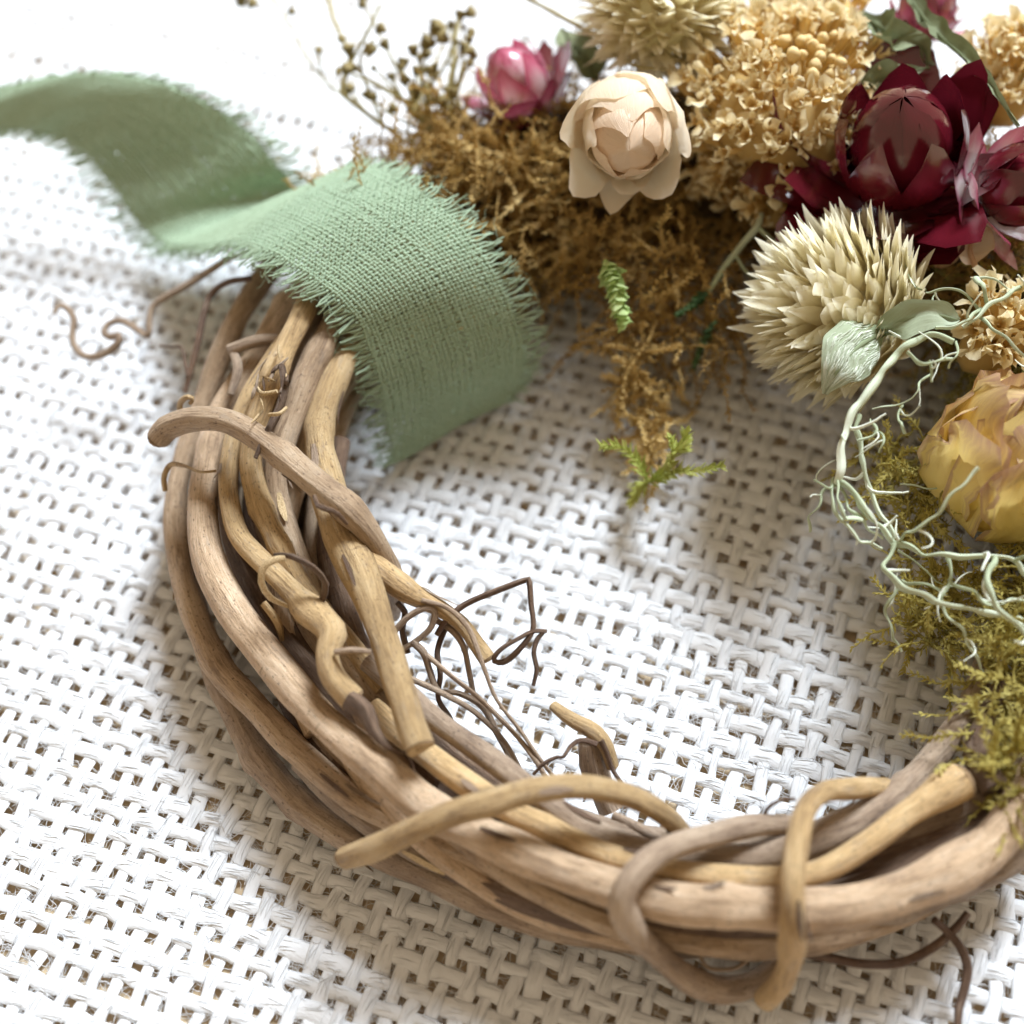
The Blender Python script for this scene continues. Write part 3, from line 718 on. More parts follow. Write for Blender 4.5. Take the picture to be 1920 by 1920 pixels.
SL = np.array([np.concatenate([U(*a), U(*b)]) for a, b in ST])
mid = (SL[:, :3] + SL[:, 3:]) / 2
DD, rs = spline(np.hstack([mid, SL]), 700)
RL, RRt = DD[:, 3:6], DD[:, 6:9]
RLEN = rs[-1]
RWID = np.linalg.norm(RL - RRt, axis=1).mean()


def rib(s, v):
    """point on the ribbon, s mm along, v 0..1 across (may run past the edges), with its normal"""
    def raw(s, v):
        a = np.stack([np.interp(s, rs, RL[:, k]) for k in range(3)], -1); b = np.stack([np.interp(s, rs, RRt[:, k]) for k in range(3)], -1)
        p = a + (b - a) * v[..., None]
        p[..., 2] += 0.9 * (1 - (2 * np.clip(v, 0, 1) - 1) ** 2) * np.clip((s - 14) / 12, 0, 1)
        return p
    p = raw(s, v); ps = raw(s + 0.3, v) - raw(s - 0.3, v); pv = raw(s, v + 0.02) - raw(s, v - 0.02)
    n = unit(np.cross(ps, pv)); n = n * np.sign((n * (CAM - p)).sum(-1, keepdims=True) + 1e-9) if False else n
    und = 0.22 * wob(np.stack([s * 0.5, v * 6], -1), 31, 4, 0.8)
    return p + n * und[..., None], n


RSP = 0.385
nw = int(RWID / RSP); nf = int(RLEN / RSP)
EDGE = 0.115                                  # the outer strip on either side has lost its long threads
gw = np.random.default_rng(77)
vv = np.linspace(0, 1, nw)
a0 = int((vv <= EDGE).sum())
vv = vv[(vv > EDGE) & (vv < 1 - EDGE)]
band = Join(); K = 3
for a, v in enumerate(vv):
    s = np.arange(0.2, RLEN - 0.2, RSP / K)
    vr = v + 0.0035 * wob(s[:, None], 500 + a, 2, 0.8) + (gw.normal(0, 0.003))
    p, n = rib(s, vr)
    ph = np.cos(np.pi * ((s - 0.2) / RSP + a + a0)); P = p + n * (0.085 * ph)[:, None]
    V, F = batch_tube(P[None], (np.interp(s, [44, 56], [0.36, 0.54]) / nw * np.interp(s, rs, np.linalg.norm(RL - RRt, axis=1)) * (1 + 0.10 * wob(s[:, None], a, 2, 2.0)))[None], 5)
    band.add(V, F, np.stack([np.tile(np.arange(5) * 0.2, len(s)), np.repeat(s, 5)], -1) + gw.uniform(0, 50, 2))
o = band.make('warp_weave', M_RIB, ribbon); tag(o, kind='stuff')
weft = Join(); fringe = Join()
for b in range(nf):
    s0 = 0.2 + b * RSP
    if s0 > RLEN - 0.3: break
    inner = np.arange(EDGE - 0.004, 1 - EDGE + 0.004, RSP / K / RWID)
    s = s0 + 0.05 * wob(inner[:, None] * 10, 900 + b, 2, 1.0)
    p, n = rib(s, inner)
    ph = -np.cos(np.pi * ((inner * (nw - 1)) + b)); P = p + n * (0.085 * ph)[:, None]
    gap = np.linalg.norm(rib(s + RSP, inner)[0] - p, axis=1)
    V, F = batch_tube(P[None], np.clip(gap * (0.375 + 0.10 * min(max((s0 - 46) / 10, 0), 1)), 0.12, 0.30)[None], 5)
    weft.add(V, F, np.stack([np.tile(np.arange(5) * 0.2, len(s)), np.repeat(inner * RWID, 5)], -1) + gw.uniform(0, 50, 2))
    for side in (0, 1):                       # the loose ends that make the fringe
        for q in range(2 if gw.random() < 0.35 else 1):
            ln = EDGE * gw.uniform(0.65, 1.25); m = 7
            t = np.linspace(0, 1, m)
            v = (EDGE - ln * t) if side == 0 else (1 - EDGE + ln * t)
            lean = gw.normal(0.2, 0.42)
            pull = 0.34 * math.sin(b * 1.25 + side) # neighbours clump
            ss = s0 + (lean + pull) * t ** 1.5 + 0.06 * np.sin(t * 7 + gw.uniform(0, 6))
            p, n = rib(ss, v)
            P = p + n * ((gw.normal(0.05, 0.42) * t ** 1.6) + 0.06 * np.sin(t * 5 + gw.uniform(0, 6)))[:, None]
            P[:, 2] = np.maximum(P[:, 2], 0.5)
            r = 0.135 * (1 - 0.45 * t) * (0.6 if q else 1)
            V, F = batch_tube(P[None], r[None], 5)
            fringe.add(V, F, np.stack([np.tile(np.arange(5) * 0.2, m), np.repeat(t * ln * RWID, 5)], -1) + gw.uniform(0, 50, 2))
tag(weft.make('weft_weave', M_RIB, ribbon), kind='stuff')
# hair-fine lint along the edges
for k in range(900):
    s0 = gw.uniform(2, RLEN - 2); side = gw.random() < 0.5; t = np.linspace(0, 1, 7)
    v0 = EDGE * gw.uniform(-0.2, 1.0); v = (v0 - gw.uniform(-0.02, 0.06) * t) if side else 1 - (v0 - gw.uniform(-0.02, 0.06) * t)
    p, n = rib(s0 + gw.normal(0, 0.9) * t + 0.15 * np.sin(t * 6 + gw.uniform(0, 6)), v)
    P = p + n * (gw.normal(0.1, 0.5) * t)[:, None]; P[:, 2] = np.maximum(P[:, 2], 0.5)
    V, F = batch_tube(P[None], np.full((1, 7), 0.022), 3); fringe.add(V, F)
tag(fringe.make('fringe', M_RIB, ribbon), kind='stuff')


# ------------------------------------------------------------------ flowers
def cup_petal(phi, half, prof, tip=0.35, tpow=2.0, edge=0.0, fold=0.0, n=9, m=11, crinkle=0.0, seed=0, thick=0.14, base_w=0.45, tipw=0.0):
    """a petal standing round an axis: prof = [(radius, height), ...] from its base to its tip"""
    pr = np.array(prof, float); D, _ = spline(np.hstack([pr, np.zeros((len(pr), 1))]), 40)
    uu = np.linspace(-1, 1, n)[:, None]; v = np.linspace(0, 1, m)[None]
    vv = v * (1 - tip * np.abs(uu) ** tpow - (0.035 * (1 + wob(uu * 3.0, seed + 900, 2, 1.0)[:, None]) if crinkle and tip >= 0.2 else 0.0 * uu))
    q = vv * 39
    r = np.interp(q, np.arange(40), D[:, 0]); z = np.interp(q, np.arange(40), D[:, 1])
    w = base_w + (1 - base_w) * np.sin(np.clip(v, 0, 1) * np.pi * 0.62) / 0.93 * np.ones_like(uu)
    w = w * (1 - tipw * v ** 2)
    a = phi + uu * half * w
    r = r + edge * uu ** 2 * v + fold * np.abs(uu) * v
    G = np.stack([r * np.cos(a), r * np.sin(a), z], -1)
    if crinkle:
        cr = np.stack([wob(G * 1.0, seed + k, 4, 0.55) for k in range(3)], -1); cr = cr + 0.35 * np.stack([wob(G * 1.0, seed + 30 + k, 4, 1.7) for k in range(3)], -1); G = G + crinkle * cr * v[..., None]
    uv = np.stack([np.broadcast_to((uu + 1) / 2, G.shape[:2]), np.broadcast_to(v, G.shape[:2])], -1)
    return sheet(G, thick, uv)


def place(V, center, B):
    return center + V @ B.T


def petal_obj(name, center, B, mat_, parent, *a, **k):
    V, F, uv = cup_petal(*a, **k)
    return mk(name, place(V, center, B), F, mat_, parent, uv)


# cream rosebud
C0 = U(1168, 268, 22.5) + TO * 5; B0 = basis(camvec(-0.04, -0.50, 0.86), UP)
rose = thing('rosebud', 'cream and peach dried rosebud facing front beside the ribbon end of the moss', 'rosebud', C0 - B0[:, 2] * 7)
o3 = C0 - B0[:, 2] * 7.5
SQ = np.array([0.75, 1.05])                   # radius, height
def rp(mat_, ph, hf, pr, *a, **k):
    return petal_obj('petal', o3, B0, mat_, rose, ph, hf, [(r * SQ[0], z * SQ[1]) for r, z in pr], *a, **k)
# tight heart, its petals wound one over the next
for k in range(3):
    rp(M_RCORE, 0.5 + k * 2.09, 1.45, [(0.6, 0.5), (3.8, 4), (4.5, 8.5), (3.5, 12.2), (0.03, 14.0)], 0.03, 2.0, edge=-0.08, crinkle=0.10, seed=k, n=13, m=15)
for k, (ph, hf, tr, h) in enumerate([(0.35, 1.15, 1.1, 13.9), (2.2, 0.95, 2.0, 13.5), (3.45, 0.85, 2.6, 13.2), (4.95, 1.05, 1.6, 13.7)]):
    rp(M_RCORE, ph, hf, [(0.8, 0.2), (4.3, 3.6), (4.95, 8.2), (4.3, 11.8), (tr, h)], 0.30, 2.2, edge=0.12, crinkle=0.16, seed=10 + k, n=13, m=15)
for k, (ph, hf, tr, h) in enumerate([(0.05, 1.25, 3.1, 12.8), (1.45, 0.9, 3.9, 12.6), (2.6, 0.72, 4.3, 12.2), (3.75, 0.75, 4.5, 12.4), (4.95, 0.9, 3.8, 12.6)]):
    rp(M_ROSE, ph, hf, [(0.8, 0.0), (4.9, 3.0), (5.7, 6.8), (5.3, 10.2), (tr, h)], 0.34, 2.0, edge=0.3, crinkle=0.22, seed=20 + k, n=13, m=15)
# outermost petals: closed over the back, peeling away at the sides and below (local x points up in the picture)
for k, (ph, hf, pr, tp, tw_) in enumerate([
        (0.25, 1.15, [(1, -0.4), (5.4, 2.2), (6.5, 5.2), (6.2, 8.6), (4.9, 11.0)], 0.30, 0.0),
        (-0.75, 0.95, [(1, -0.5), (5.5, 2.2), (6.7, 5.2), (6.6, 8.4), (5.6, 10.6)], 0.30, 0.0),
        (1.45, 0.85, [(1, -0.4), (5.6, 2.5), (6.9, 5.5), (7.5, 8.8), (8.8, 12.6)], 0.42, 0.2),
        (-1.5, 0.85, [(1, -0.4), (5.6, 2.5), (6.9, 5.5), (7.3, 8.8), (8.2, 13.0)], 0.42, 0.2),
        (2.32, 0.74, [(1, -0.4), (5.6, 2.5), (6.9, 6.0), (8.0, 9.4), (9.6, 11.8)], 0.36, 0.05),
        (-2.45, 0.78, [(1, -0.4), (5.6, 2.5), (6.8, 6.0), (7.8, 9.6), (9.4, 12.4)], 0.36, 0.05),
        (3.25, 0.70, [(1, -0.4), (5.4, 2.5), (6.4, 6.0), (6.9, 9.2), (7.6, 11.6)], 0.40, 0.15),
        (2.95, 0.60, [(1, -0.8), (5.8, 2.0), (7.4, 5.6), (8.8, 8.4), (10.6, 10.2)], 0.36, 0.05)]):
    rp(M_ROSE, ph, hf, pr, tp + 0.06, 1.5, edge=-0.2 if k > 3 else 0.25, crinkle=0.30, seed=40 + k, thick=0.15, tipw=tw_, n=13, m=15)


def strawflower(label, center, axis, ref, s, mats, spread, seed, n_out=7, skip=(), extra=()):
    g = np.random.default_rng(seed); B = basis(axis, ref)
    t = thing('strawflower', label, 'strawflower', center - B[:, 2] * 4 * s, 'dried strawflowers on the wreath')
    c = center - B[:, 2] * 4.5 * s
    for k in range(6):                        # closed heart
        petal_obj('bract', c, B, mats[0], t, k * 1.047 + 0.3, 0.75, np.array([(0.5, 0.5), (3.0, 3), (3.5, 6), (2.2, 8.8), (0.02, 10)]) * s, 0.18, 1.8, crinkle=0.05 * s, seed=seed + k, n=7, m=9, thick=0.2 * s)
    for k in range(7):
        petal_obj('bract', c, B, mats[0], t, k * 0.898, 0.62, np.array([(0.8, 0.2), (3.9, 2.6), (4.6, 5.4), (4.4, 7.8), (3.5 + g.uniform(-.3, .5), 9.4)]) * s, 0.55, 1.5, edge=0.1, crinkle=0.08 * s, seed=seed + 20 + k, n=7, m=9, thick=0.2 * s)
    for k in range(n_out):
        a = k * 6.283 / n_out + g.normal(0, 0.16)
        if k in skip: continue
        e = spread * g.uniform(0.3, 1.6)
        petal_obj('bract', c, B, mats[1], t, a, 0.66 * g.uniform(0.8, 1.2), np.array([(1, -0.4), (4.2, 1.4), (5.4 + e, 3.2), (6.2 + 2 * e, 4.6), (6.4 + 3.2 * e, 6.0)]) * s, 0.62, 1.3, edge=0.15, fold=0.0, crinkle=0.16 * s, seed=seed + 40 + k, n=7, m=9, thick=0.2 * s)
    for k in range(n_out - 1):
        a = k * 6.283 / (n_out - 1) + 0.3 + g.normal(0, 0.08); e = spread * g.uniform(0.4, 1.5)
        petal_obj('bract', c, B, mats[2], t, a, 0.58, np.array([(1, -0.8), (4.0, 0.2), (5.6 + e, 1.2), (6.6 + 1.8 * e, 2.0), (7.0 + 2.4 * e, 2.6)]) * s, 0.62, 1.3, edge=0.2, crinkle=0.16 * s, seed=seed + 60 + k, n=7, m=9, thick=0.2 * s)
    for a, hf, pr in extra:
        petal_obj('bract', c, B, mats[1], t, a, hf, np.array(pr) * s, 0.6, 1.4, edge=0.2, crinkle=0.14 * s, seed=seed + int(a * 10), n=9, m=11)
    return t


strawflower('large dark burgundy strawflower with glossy bracts above the ivory globe flower', U(1688, 282, 25), camvec(-0.2, 0.42, 0.85), UP, 1.36, (M_BURG, M_BURG, M_BURG), 1.25, 104, extra=((1.62, 0.62, [(1, -0.6), (4.5, 1.0), (6.8, 2.2), (9.2, 2.9), (11.6, 3.0)]), (2.15, 0.60, [(1, -0.6), (4.5, 0.8), (6.8, 1.7), (8.8, 2.0), (10.6, 1.8)]), (-0.85, 0.55, [(1, -0.4), (4.6, 1.8), (5.9, 4.0), (6.6, 6.4), (7.0, 8.8)])))
strawflower('burgundy strawflower with white and pink base bracts at the right edge of the picture', U(1905, 350, 24), camvec(0.5, 0.10, 0.7), UP, 0.85, (M_BURG, M_PALE, M_PALE), 0.75, 200)
strawflower('pink and magenta strawflower left of the cream rosebud', U(968, 158, 19), camvec(-0.42, 0.62, 0.55), UP, 0.80, (M_PALE, M_PINK, M_PINK), 0.7, 300)
strawflower('faded pink strawflower at the top edge behind the long green leaf', U(1735, 20, 23), camvec(0.1, 0.75, 0.5), UP, 0.62, (M_PINK, M_PINK, M_PALE), 0.5, 400)


def bract_mesh(seed, L=5.6, W=1.05):
    g = np.random.default_rng(seed); n, m = 3, 7
    u = np.linspace(-1, 1, n)[:, None]; v = np.linspace(0, 1, m)[None]
    w = W * np.sin(np.pi * np.clip(v * 0.93 + 0.07, 0, 1) ** 0.75) ** 0.8 * (1 - 0.25 * v)
    w[:, -1] = 0.05
    x = u * w; y = -0.35 * np.abs(u) * w + 0.45 * g.uniform(0.4, 1.3) * v ** 2 * np.ones_like(u); z = L * v * np.ones_like(u)
    x = x + g.normal(0, 0.4) * v ** 2 + 0.12 * np.sin(v * 5 + g.uniform(0, 6)) * v
    return sheet(np.stack([x, y, z], -1), 0.13)


def globe_amaranth(label, center, axis, rad, nb, seed, lean=1.15):
    g = np.random.default_rng(seed); B = basis(axis, UP)
    t = thing('globe_amaranth', label, 'globe amaranth', center - B[:, 2] * rad, 'ivory globe amaranth heads')
    # heart
    th = np.linspace(0, np.pi, 12); ph = np.linspace(0, 2 * np.pi, 21)
    G = np.stack([np.outer(np.sin(th), np.cos(ph)), np.outer(np.sin(th), np.sin(ph)), np.outer(np.cos(th), np.ones(21))], -1) * rad * 0.54
    V = G.reshape(-1, 3); i, j = np.meshgrid(np.arange(11), np.arange(20), indexing='ij'); q = (i * 21 + j).ravel()
    mk('flower_core', place(V, center, B), np.stack([q, q + 21, q + 22, q + 1], 1), M_AMCORE, t, uv=np.zeros((len(V), 2)))
    protos = []
    for k in range(14):
        V, F, uv = bract_mesh(seed + k, 0.52 * rad * (0.85 + 0.03 * (k % 7)), 0.115 * rad * (0.8 + 0.06 * (k % 6)))
        me = mk('bract', V, F, M_AMAR, None, uv, link=False); protos.append(me.data); bpy.data.objects.remove(me)
    tw = world_of(t).inverted()
    for k in range(nb):
        zc = 1 - 1.82 * (k + 0.5) / nb; a = k * 2.39996 + g.normal(0, 0.08)
        nrm = np.array([math.sqrt(1 - zc * zc) * math.cos(a), math.sqrt(1 - zc * zc) * math.sin(a), zc])
        tip = np.array([0, 0, 1.0])
        dr = unit(nrm + lean * tip * (1 - 0.3 * zc) + g.normal(0, 0.15, 3))
        pos = nrm * rad * (0.58 + 0.05 * g.random())
        out = unit(nrm - dr * (nrm @ dr) + g.normal(0, 0.05, 3)); x = np.cross(out, dr)
        R3 = B @ np.stack([x, out, dr], 1) * g.uniform(0.8, 1.2)
        p = center + B @ pos
        o = bpy.data.objects.new('bract', protos[g.integers(0, 14)]); COL.objects.link(o)
        o.matrix_basis = Matrix(((*R3[0], p[0] * MM), (*R3[1], p[1] * MM), (*R3[2], p[2] * MM), (0, 0, 0, 1)))
        o.parent = t; o.matrix_parent_inverse = tw
    # the many short bracts in between
    J_ = Join(); V0, F0, uv0 = bract_mesh(seed + 9, 0.50 * rad, 0.10 * rad)
    for k in range(nb):
        zc = 1 - 1.86 * (k + 0.9) / nb; a = k * 2.39996 + 1.2 + g.normal(0, 0.1)
        nrm = np.array([math.sqrt(max(1 - zc * zc, 0)) * math.cos(a), math.sqrt(max(1 - zc * zc, 0)) * math.sin(a), zc])
        dr = unit(nrm + lean * np.array([0, 0, 1.0]) * (1 - 0.3 * zc) + g.normal(0, 0.16, 3)); out = unit(nrm - dr * (nrm @ dr) + g.normal(0, 0.08, 3))
        R3 = B @ np.stack([np.cross(out, dr), out, dr], 1) * g.uniform(0.8, 1.15)
        J_.add(center + B @ (nrm * rad * 0.58) + V0 @ R3.T, F0, uv0)
    tag(J_.make('inner_bracts', M_AMAR, t), kind='stuff')
    return t


globe_amaranth('large ivory globe amaranth with spiky papery bracts below the burgundy strawflower', U(1602, 590, 17), camvec(-0.80, 0.30, 0.30), 10.0, 300, 31)
globe_amaranth('pale yellow globe amaranth out of focus at the top edge behind the rosebud', U(1240, 22, 25), camvec(0.1, 0.65, 0.65), 8.2, 240, 57, 0.55)


# ------------------------------------------------------------------ yarrow heads
def floret_mesh(seed):
    g = np.random.default_rng(seed); J_ = Join()
    for k in range(5):
        a = k * 1.2566 + g.normal(0, 0.15); n, m = 4, 4
        u = np.linspace(-1, 1, n)[:, None]; v = np.linspace(0, 1, m)[None]
        r = 0.18 + 0.72 * v * (1 - 0.25 * u ** 2) * g.uniform(0.6, 1.25); an = a + u * 0.62 * (1 - 0.25 * v)
        z = 1.25 * v - g.uniform(0.0, 1.0) * v ** 2 + 0.0 * u
        G = np.stack([r * np.cos(an), r * np.sin(an), z * np.ones_like(u)], -1)
        G = G + 0.24 * np.stack([wob(G, seed * 7 + k * 3 + c, 3, 4.0) for c in range(3)], -1) * v[..., None]
        V, F, uv = sheet(G, 0.14); J_.add(V, F, uv)
    th = np.linspace(0, 2 * np.pi, 7)[:-1]
    V = np.concatenate([np.stack([0.34 * np.cos(th), 0.34 * np.sin(th), np.full(6, 0.0)], -1), np.stack([0.16 * np.cos(th), 0.16 * np.sin(th), np.full(6, -1.6)], -1), np.stack([0.30 * np.cos(th), 0.30 * np.sin(th), np.full(6, 0.45)], -1)])
    F = [(6 + j, 6 + (j + 1) % 6, (j + 1) % 6, j) for j in range(6)] + [(j, (j + 1) % 6, 12 + (j + 1) % 6, 12 + j) for j in range(6)]
    J_.add(V, np.array(F)); return J_


def bud_mesh(seed):
    g = np.random.default_rng(seed); th = np.linspace(0, np.pi, 7); ph = np.linspace(0, 2 * np.pi, 9)
    r = 0.62
    G = np.stack([np.outer(np.sin(th), np.cos(ph)) * r, np.outer(np.sin(th), np.sin(ph)) * r, np.outer(np.cos(th), np.ones(9)) * r * 1.15], -1)
    G = G * (1 + 0.10 * wob(G, seed, 4, 4.0))[..., None]; G[:, -1] = G[:, 0]
    J_ = Join(); i, j = np.meshgrid(np.arange(6), np.arange(8), indexing='ij'); q = (i * 9 + j).ravel()
    J_.add(G.reshape(-1, 3), np.stack([q, q + 9, q + 10, q + 1], 1), np.stack([np.zeros(63), np.repeat(np.cos(th) / 2 + 0.5, 9)], -1))
    P = np.array([(0, 0, -0.5), (0.05, 0, -1.6), (0, 0.05, -3.2)]); V, F, uv = tube(P, [0.34, 0.22, 0.16], 6); J_.add(V, F); return J_


def proto(J_, mat_):
    o = J_.make('floret', mat_, None, link=False); d = o.data; bpy.data.objects.remove(o); return d


FLO = [proto(floret_mesh(600 + k), M_YAR) for k in range(7)]
BUD = [proto(bud_mesh(650 + k), M_YBUD) for k in range(5)]


def yarrow(label, center, axis, rx, h, n, seed, bud_share=0.4, scale=1.0, bud_at=(0.0, 0.0)):
    g = np.random.default_rng(seed); B = basis(axis, UP)
    base = center - B[:, 2] * (h + 5)
    t = thing('yarrow_head', label, 'yarrow', base, 'dried tan yarrow heads'); tw = world_of(t).inverted()
    for k in range(n):
        rr = math.sqrt((k + 0.5) / n) * g.uniform(0.93, 1.06); a = k * 2.39996 + g.normal(0, 0.16)
        lx, ly = rr * math.cos(a), rr * math.sin(a)
        lump = 0.9 * math.sin(lx * 5 + seed) * math.cos(ly * 5 + seed * 2)
        p = np.array([lx * rx, ly * rx, h * (1 - rr ** 2 * 1.1) + lump + g.normal(0, 0.55)])
        nr = unit(np.array([lx * 1.0, ly * 1.0, 0.85]) + g.normal(0, 0.16, 3))
        isb = (abs(lx - bud_at[0]) ** 2 + abs(ly - bud_at[1]) ** 2) < bud_share
        d = (BUD if isb else FLO)[g.integers(0, 5 if isb else 7)]
        o = bpy.data.objects.new('bud' if isb else 'floret', d); COL.objects.link(o)
        bb = basis(nr, g.normal(size=3)); R3 = B @ bb * (g.uniform(0.7, 1.3) * scale * (1.0 if isb else 1.35)); q = center + B @ p
        o.matrix_basis = Matrix(((*R3[0], q[0] * MM), (*R3[1], q[1] * MM), (*R3[2], q[2] * MM), (0, 0, 0, 1)))
        o.parent = t; o.matrix_parent_inverse = tw
    thg = np.linspace(0, np.pi, 9); phg = np.linspace(0, 2 * np.pi, 17)
    Gd = np.stack([np.outer(np.sin(thg), np.cos(phg)) * rx * 0.80, np.outer(np.sin(thg), np.sin(phg)) * rx * 0.80, np.outer(np.cos(thg), np.ones(17)) * (h + 1.2) * 0.75 - 2.5], -1)
    Gd = Gd + unit(Gd) * (0.7 * wob(Gd, seed + 70, 5, 1.2))[..., None]; Gd[:, -1] = Gd[:, 0]
    iq, jq = np.meshgrid(np.arange(8), np.arange(16), indexing='ij'); qq = (iq * 17 + jq).ravel()
    mk('receptacle', place(Gd.reshape(-1, 3), center, B), np.stack([qq, qq + 17, qq + 18, qq + 1], 1), M_YBUD, t, uv=np.zeros((153, 2)))
    J_ = Join()
    for k in range(max(5, n // 9)):
        a = g.uniform(0, 6.28); rr = math.sqrt(g.random()) * 0.85
        tip_ = center + B @ np.array([rr * math.cos(a) * rx, rr * math.sin(a) * rx, h * (1 - rr * rr) - 1.6])
        mid_ = (tip_ * 0.55 + base * 0.45) + B @ np.array([math.cos(a), math.sin(a), 0]) * 0.6
        P, _ = spline(np.array([base, mid_, tip_]), 8); V, F, uv = tube(P, np.linspace(0.42, 0.22, 8), 6); J_.add(V, F, uv * [0, 0.1])
    tag(J_.make('stem', M_STEM, t), kind='stuff')
    return t


yarrow('large tan yarrow head with round buds between the rosebud and the burgundy strawflower', U(1480, 165, 23), camvec(0.0, 0.45, 0.8), 11.0, 5.5, 165, 3, 0.12, 1.0, (-0.05, -0.1))
yarrow('tan yarrow head at the top edge above the large yarrow', U(1490, 5, 20), camvec(-0.1, 0.8, 0.4), 9.0, 4, 80, 5, 0.15)
yarrow('pale yellow yarrow head at the right edge under the green leaf', U(1905, 130, 22), camvec(0.2, 0.5, 0.7), 5.5, 3, 45, 8, 0.05)
yarrow('low tan yarrow florets hanging under the large yarrow beside the rosebud', U(1370, 285, 18), camvec(-0.3, -0.3, 0.8), 4.6, 2.0, 36, 14, 0.0)
yarrow('few tan yarrow florets on a bare stem above the ivory globe flower', U(1430, 378, 17), camvec(-0.35, 0.1, 0.8), 2.4, 1.0, 9, 11, 0.0)
yarrow('tan yarrow florets at the right edge above the yellow rosebud', U(1895, 610, 19), camvec(0.1, 0.2, 0.85), 4.4, 2.0, 34, 17, 0.0)

# ------------------------------------------------------------------ yellow rosebud
CY = U(1908, 850, 17); BY = basis(camvec(0.12, 0.62, 0.62), camvec(-1, 0.2, 0))
yr = thing('rosebud', 'shrivelled yellow dried rosebud with mauve brown petal edges at the right edge', 'rosebud', CY - BY[:, 2] * 8)
oy = CY - BY[:, 2] * 9.5
for k in range(4):
    petal_obj('petal', oy, BY, M_YROSE, yr, 0.9 + k * 1.57, 1.15, [(0.64, 0.38), (3.68, 4.70), (4.00, 9.41), (2.88, 13.64), (0.80, 16.46)], 0.14, 2, edge=0.2, crinkle=0.8, seed=700 + k, thick=0.3)
for k in range(6):
    petal_obj('petal', oy, BY, M_YROSE, yr, 0.2 + k * 1.047, 0.85, [(0.80, 0.00), (4.80, 3.95), (5.76, 8.47), (5.12, 12.70), (3.36, 16.00)], 0.18, 2, edge=0.7, fold=0.3, crinkle=1.1, seed=720 + k, thick=0.32, n=13, m=15)
for k in range(5):
    petal_obj('petal', oy, BY, M_YROSE, yr, 0.55 + k * 1.257, 0.72, [(0.80, -0.38), (5.44, 3.39), (6.64, 7.91), (6.24, 12.05), (5.28, 15.05)], 0.24, 2, edge=1.0, fold=0.2, crinkle=1.3, seed=740 + k, thick=0.34, n=13, m=15)


# ------------------------------------------------------------------ leaves
def leaf(name, label, pts, width, mat_, seed, curl=0.5, crink=0.3, cat='leaf', normal=None, n=9, thick=0.22, parent=None):
    """a leaf along a midrib of picture points (x, y, z)"""
    Q = np.array([U(*p) for p in pts]); m = 26; P, s = spline(Q, m)
    T = unit(np.gradient(P, axis=0)); nn = unit(np.broadcast_to(TO if normal is None else normal, P.shape))
    S = unit(np.cross(T, nn)); Nn = np.cross(S, T)
    u = np.linspace(-1, 1, n)[:, None]; v = np.linspace(0, 1, m)[None]
    w = width * np.sin(np.pi * np.clip(v, 0.015, 0.985) ** 0.8) ** 0.75
    G = P[None] + (u * w)[..., None] * S[None] + (curl * u ** 2 * w - 0.12 * width * np.exp(-(u * 5) ** 2))[..., None] * Nn[None]
    G = G + crink * np.stack([wob(G, seed + k, 5, 1.3) for k in range(3)], -1)
    uv = np.stack([np.broadcast_to((u + 1) / 2, G.shape[:2]), np.broadcast_to(v, G.shape[:2])], -1)
    V, F, uv = sheet(G, thick, uv)
    o_ = P[0]
    if parent is not None:
        return mk(name, V, F, mat_, parent, uv)
    t = thing(name, label, cat, o_)
    b = mk('blade', V, F, mat_, t, uv)
    rib_, _ = spline(P + Nn * -0.05 - Nn * 0.12 * width, 26); Vr, Fr, uvr = tube(P - Nn * (0.10 * width), np.linspace(0.30, 0.10, m), 6)
    mk('midrib', Vr, Fr, mat_, t, uvr * [0, 0.02])
    return t


leaf('leaf', 'long narrow dark green leaf lying across the top right corner', [(1690, -20, 26), (1750, 55, 28), (1810, 110, 29), (1860, 165, 29), (1912, 235, 28)], 0.85, M_LEAF, 1, 1.0, 0.26)
leaf('leaf', 'crinkled dried green leaf curling over the yarrow at the top right', [(1612, 25, 25), (1660, 55, 27), (1705, 70, 27.5), (1735, 95, 27), (1740, 130, 26)], 1.35, M_LEAF, 5, 0.9, 0.5)
leaf('leaf', 'thin dark green leaf between the yarrow and the burgundy bud', [(1595, 195, 24), (1640, 155, 26), (1695, 138, 27), (1745, 125, 27)], 1.2, M_LEAF, 9, 0.5, 0.4)
leaf('leaf', 'small green leaf between the pink strawflower and the rosebud', [(1120, 150, 19), (1100, 110, 20), (1070, 75, 20), (1055, 55, 19)], 1.9, M_LEAF, 13, 0.4, 0.3)
felt1 = leaf('leaf', 'silver green felted leaf under the ivory globe flower', [(1655, 622, 22), (1610, 650, 24), (1575, 690, 24), (1548, 735, 22)], 2.6, M_FELT, 17, -0.35, 0.22)
leaf('leaf', 'grey green leaf behind the filigree beside the ivory globe flower', [(1640, 622, 22), (1690, 600, 24), (1750, 590, 24.5), (1800, 600, 23)], 1.5, M_FELT, 21, 0.4, 0.3)
leaf('petal', 'loose cream petal beside the ivory globe flower', [(1830, 500, 20), (1820, 465, 21), (1842, 420, 21)], 1.6, M_ROSE, 25, 0.5, 0.2, cat='petal')
leaf('petal', 'single translucent cream petal behind the ivory globe flower', [(1760, 500, 17), (1775, 455, 19), (1770, 410, 20)], 1.7, M_ROSE, 29, 0.4, 0.2, cat='petal')

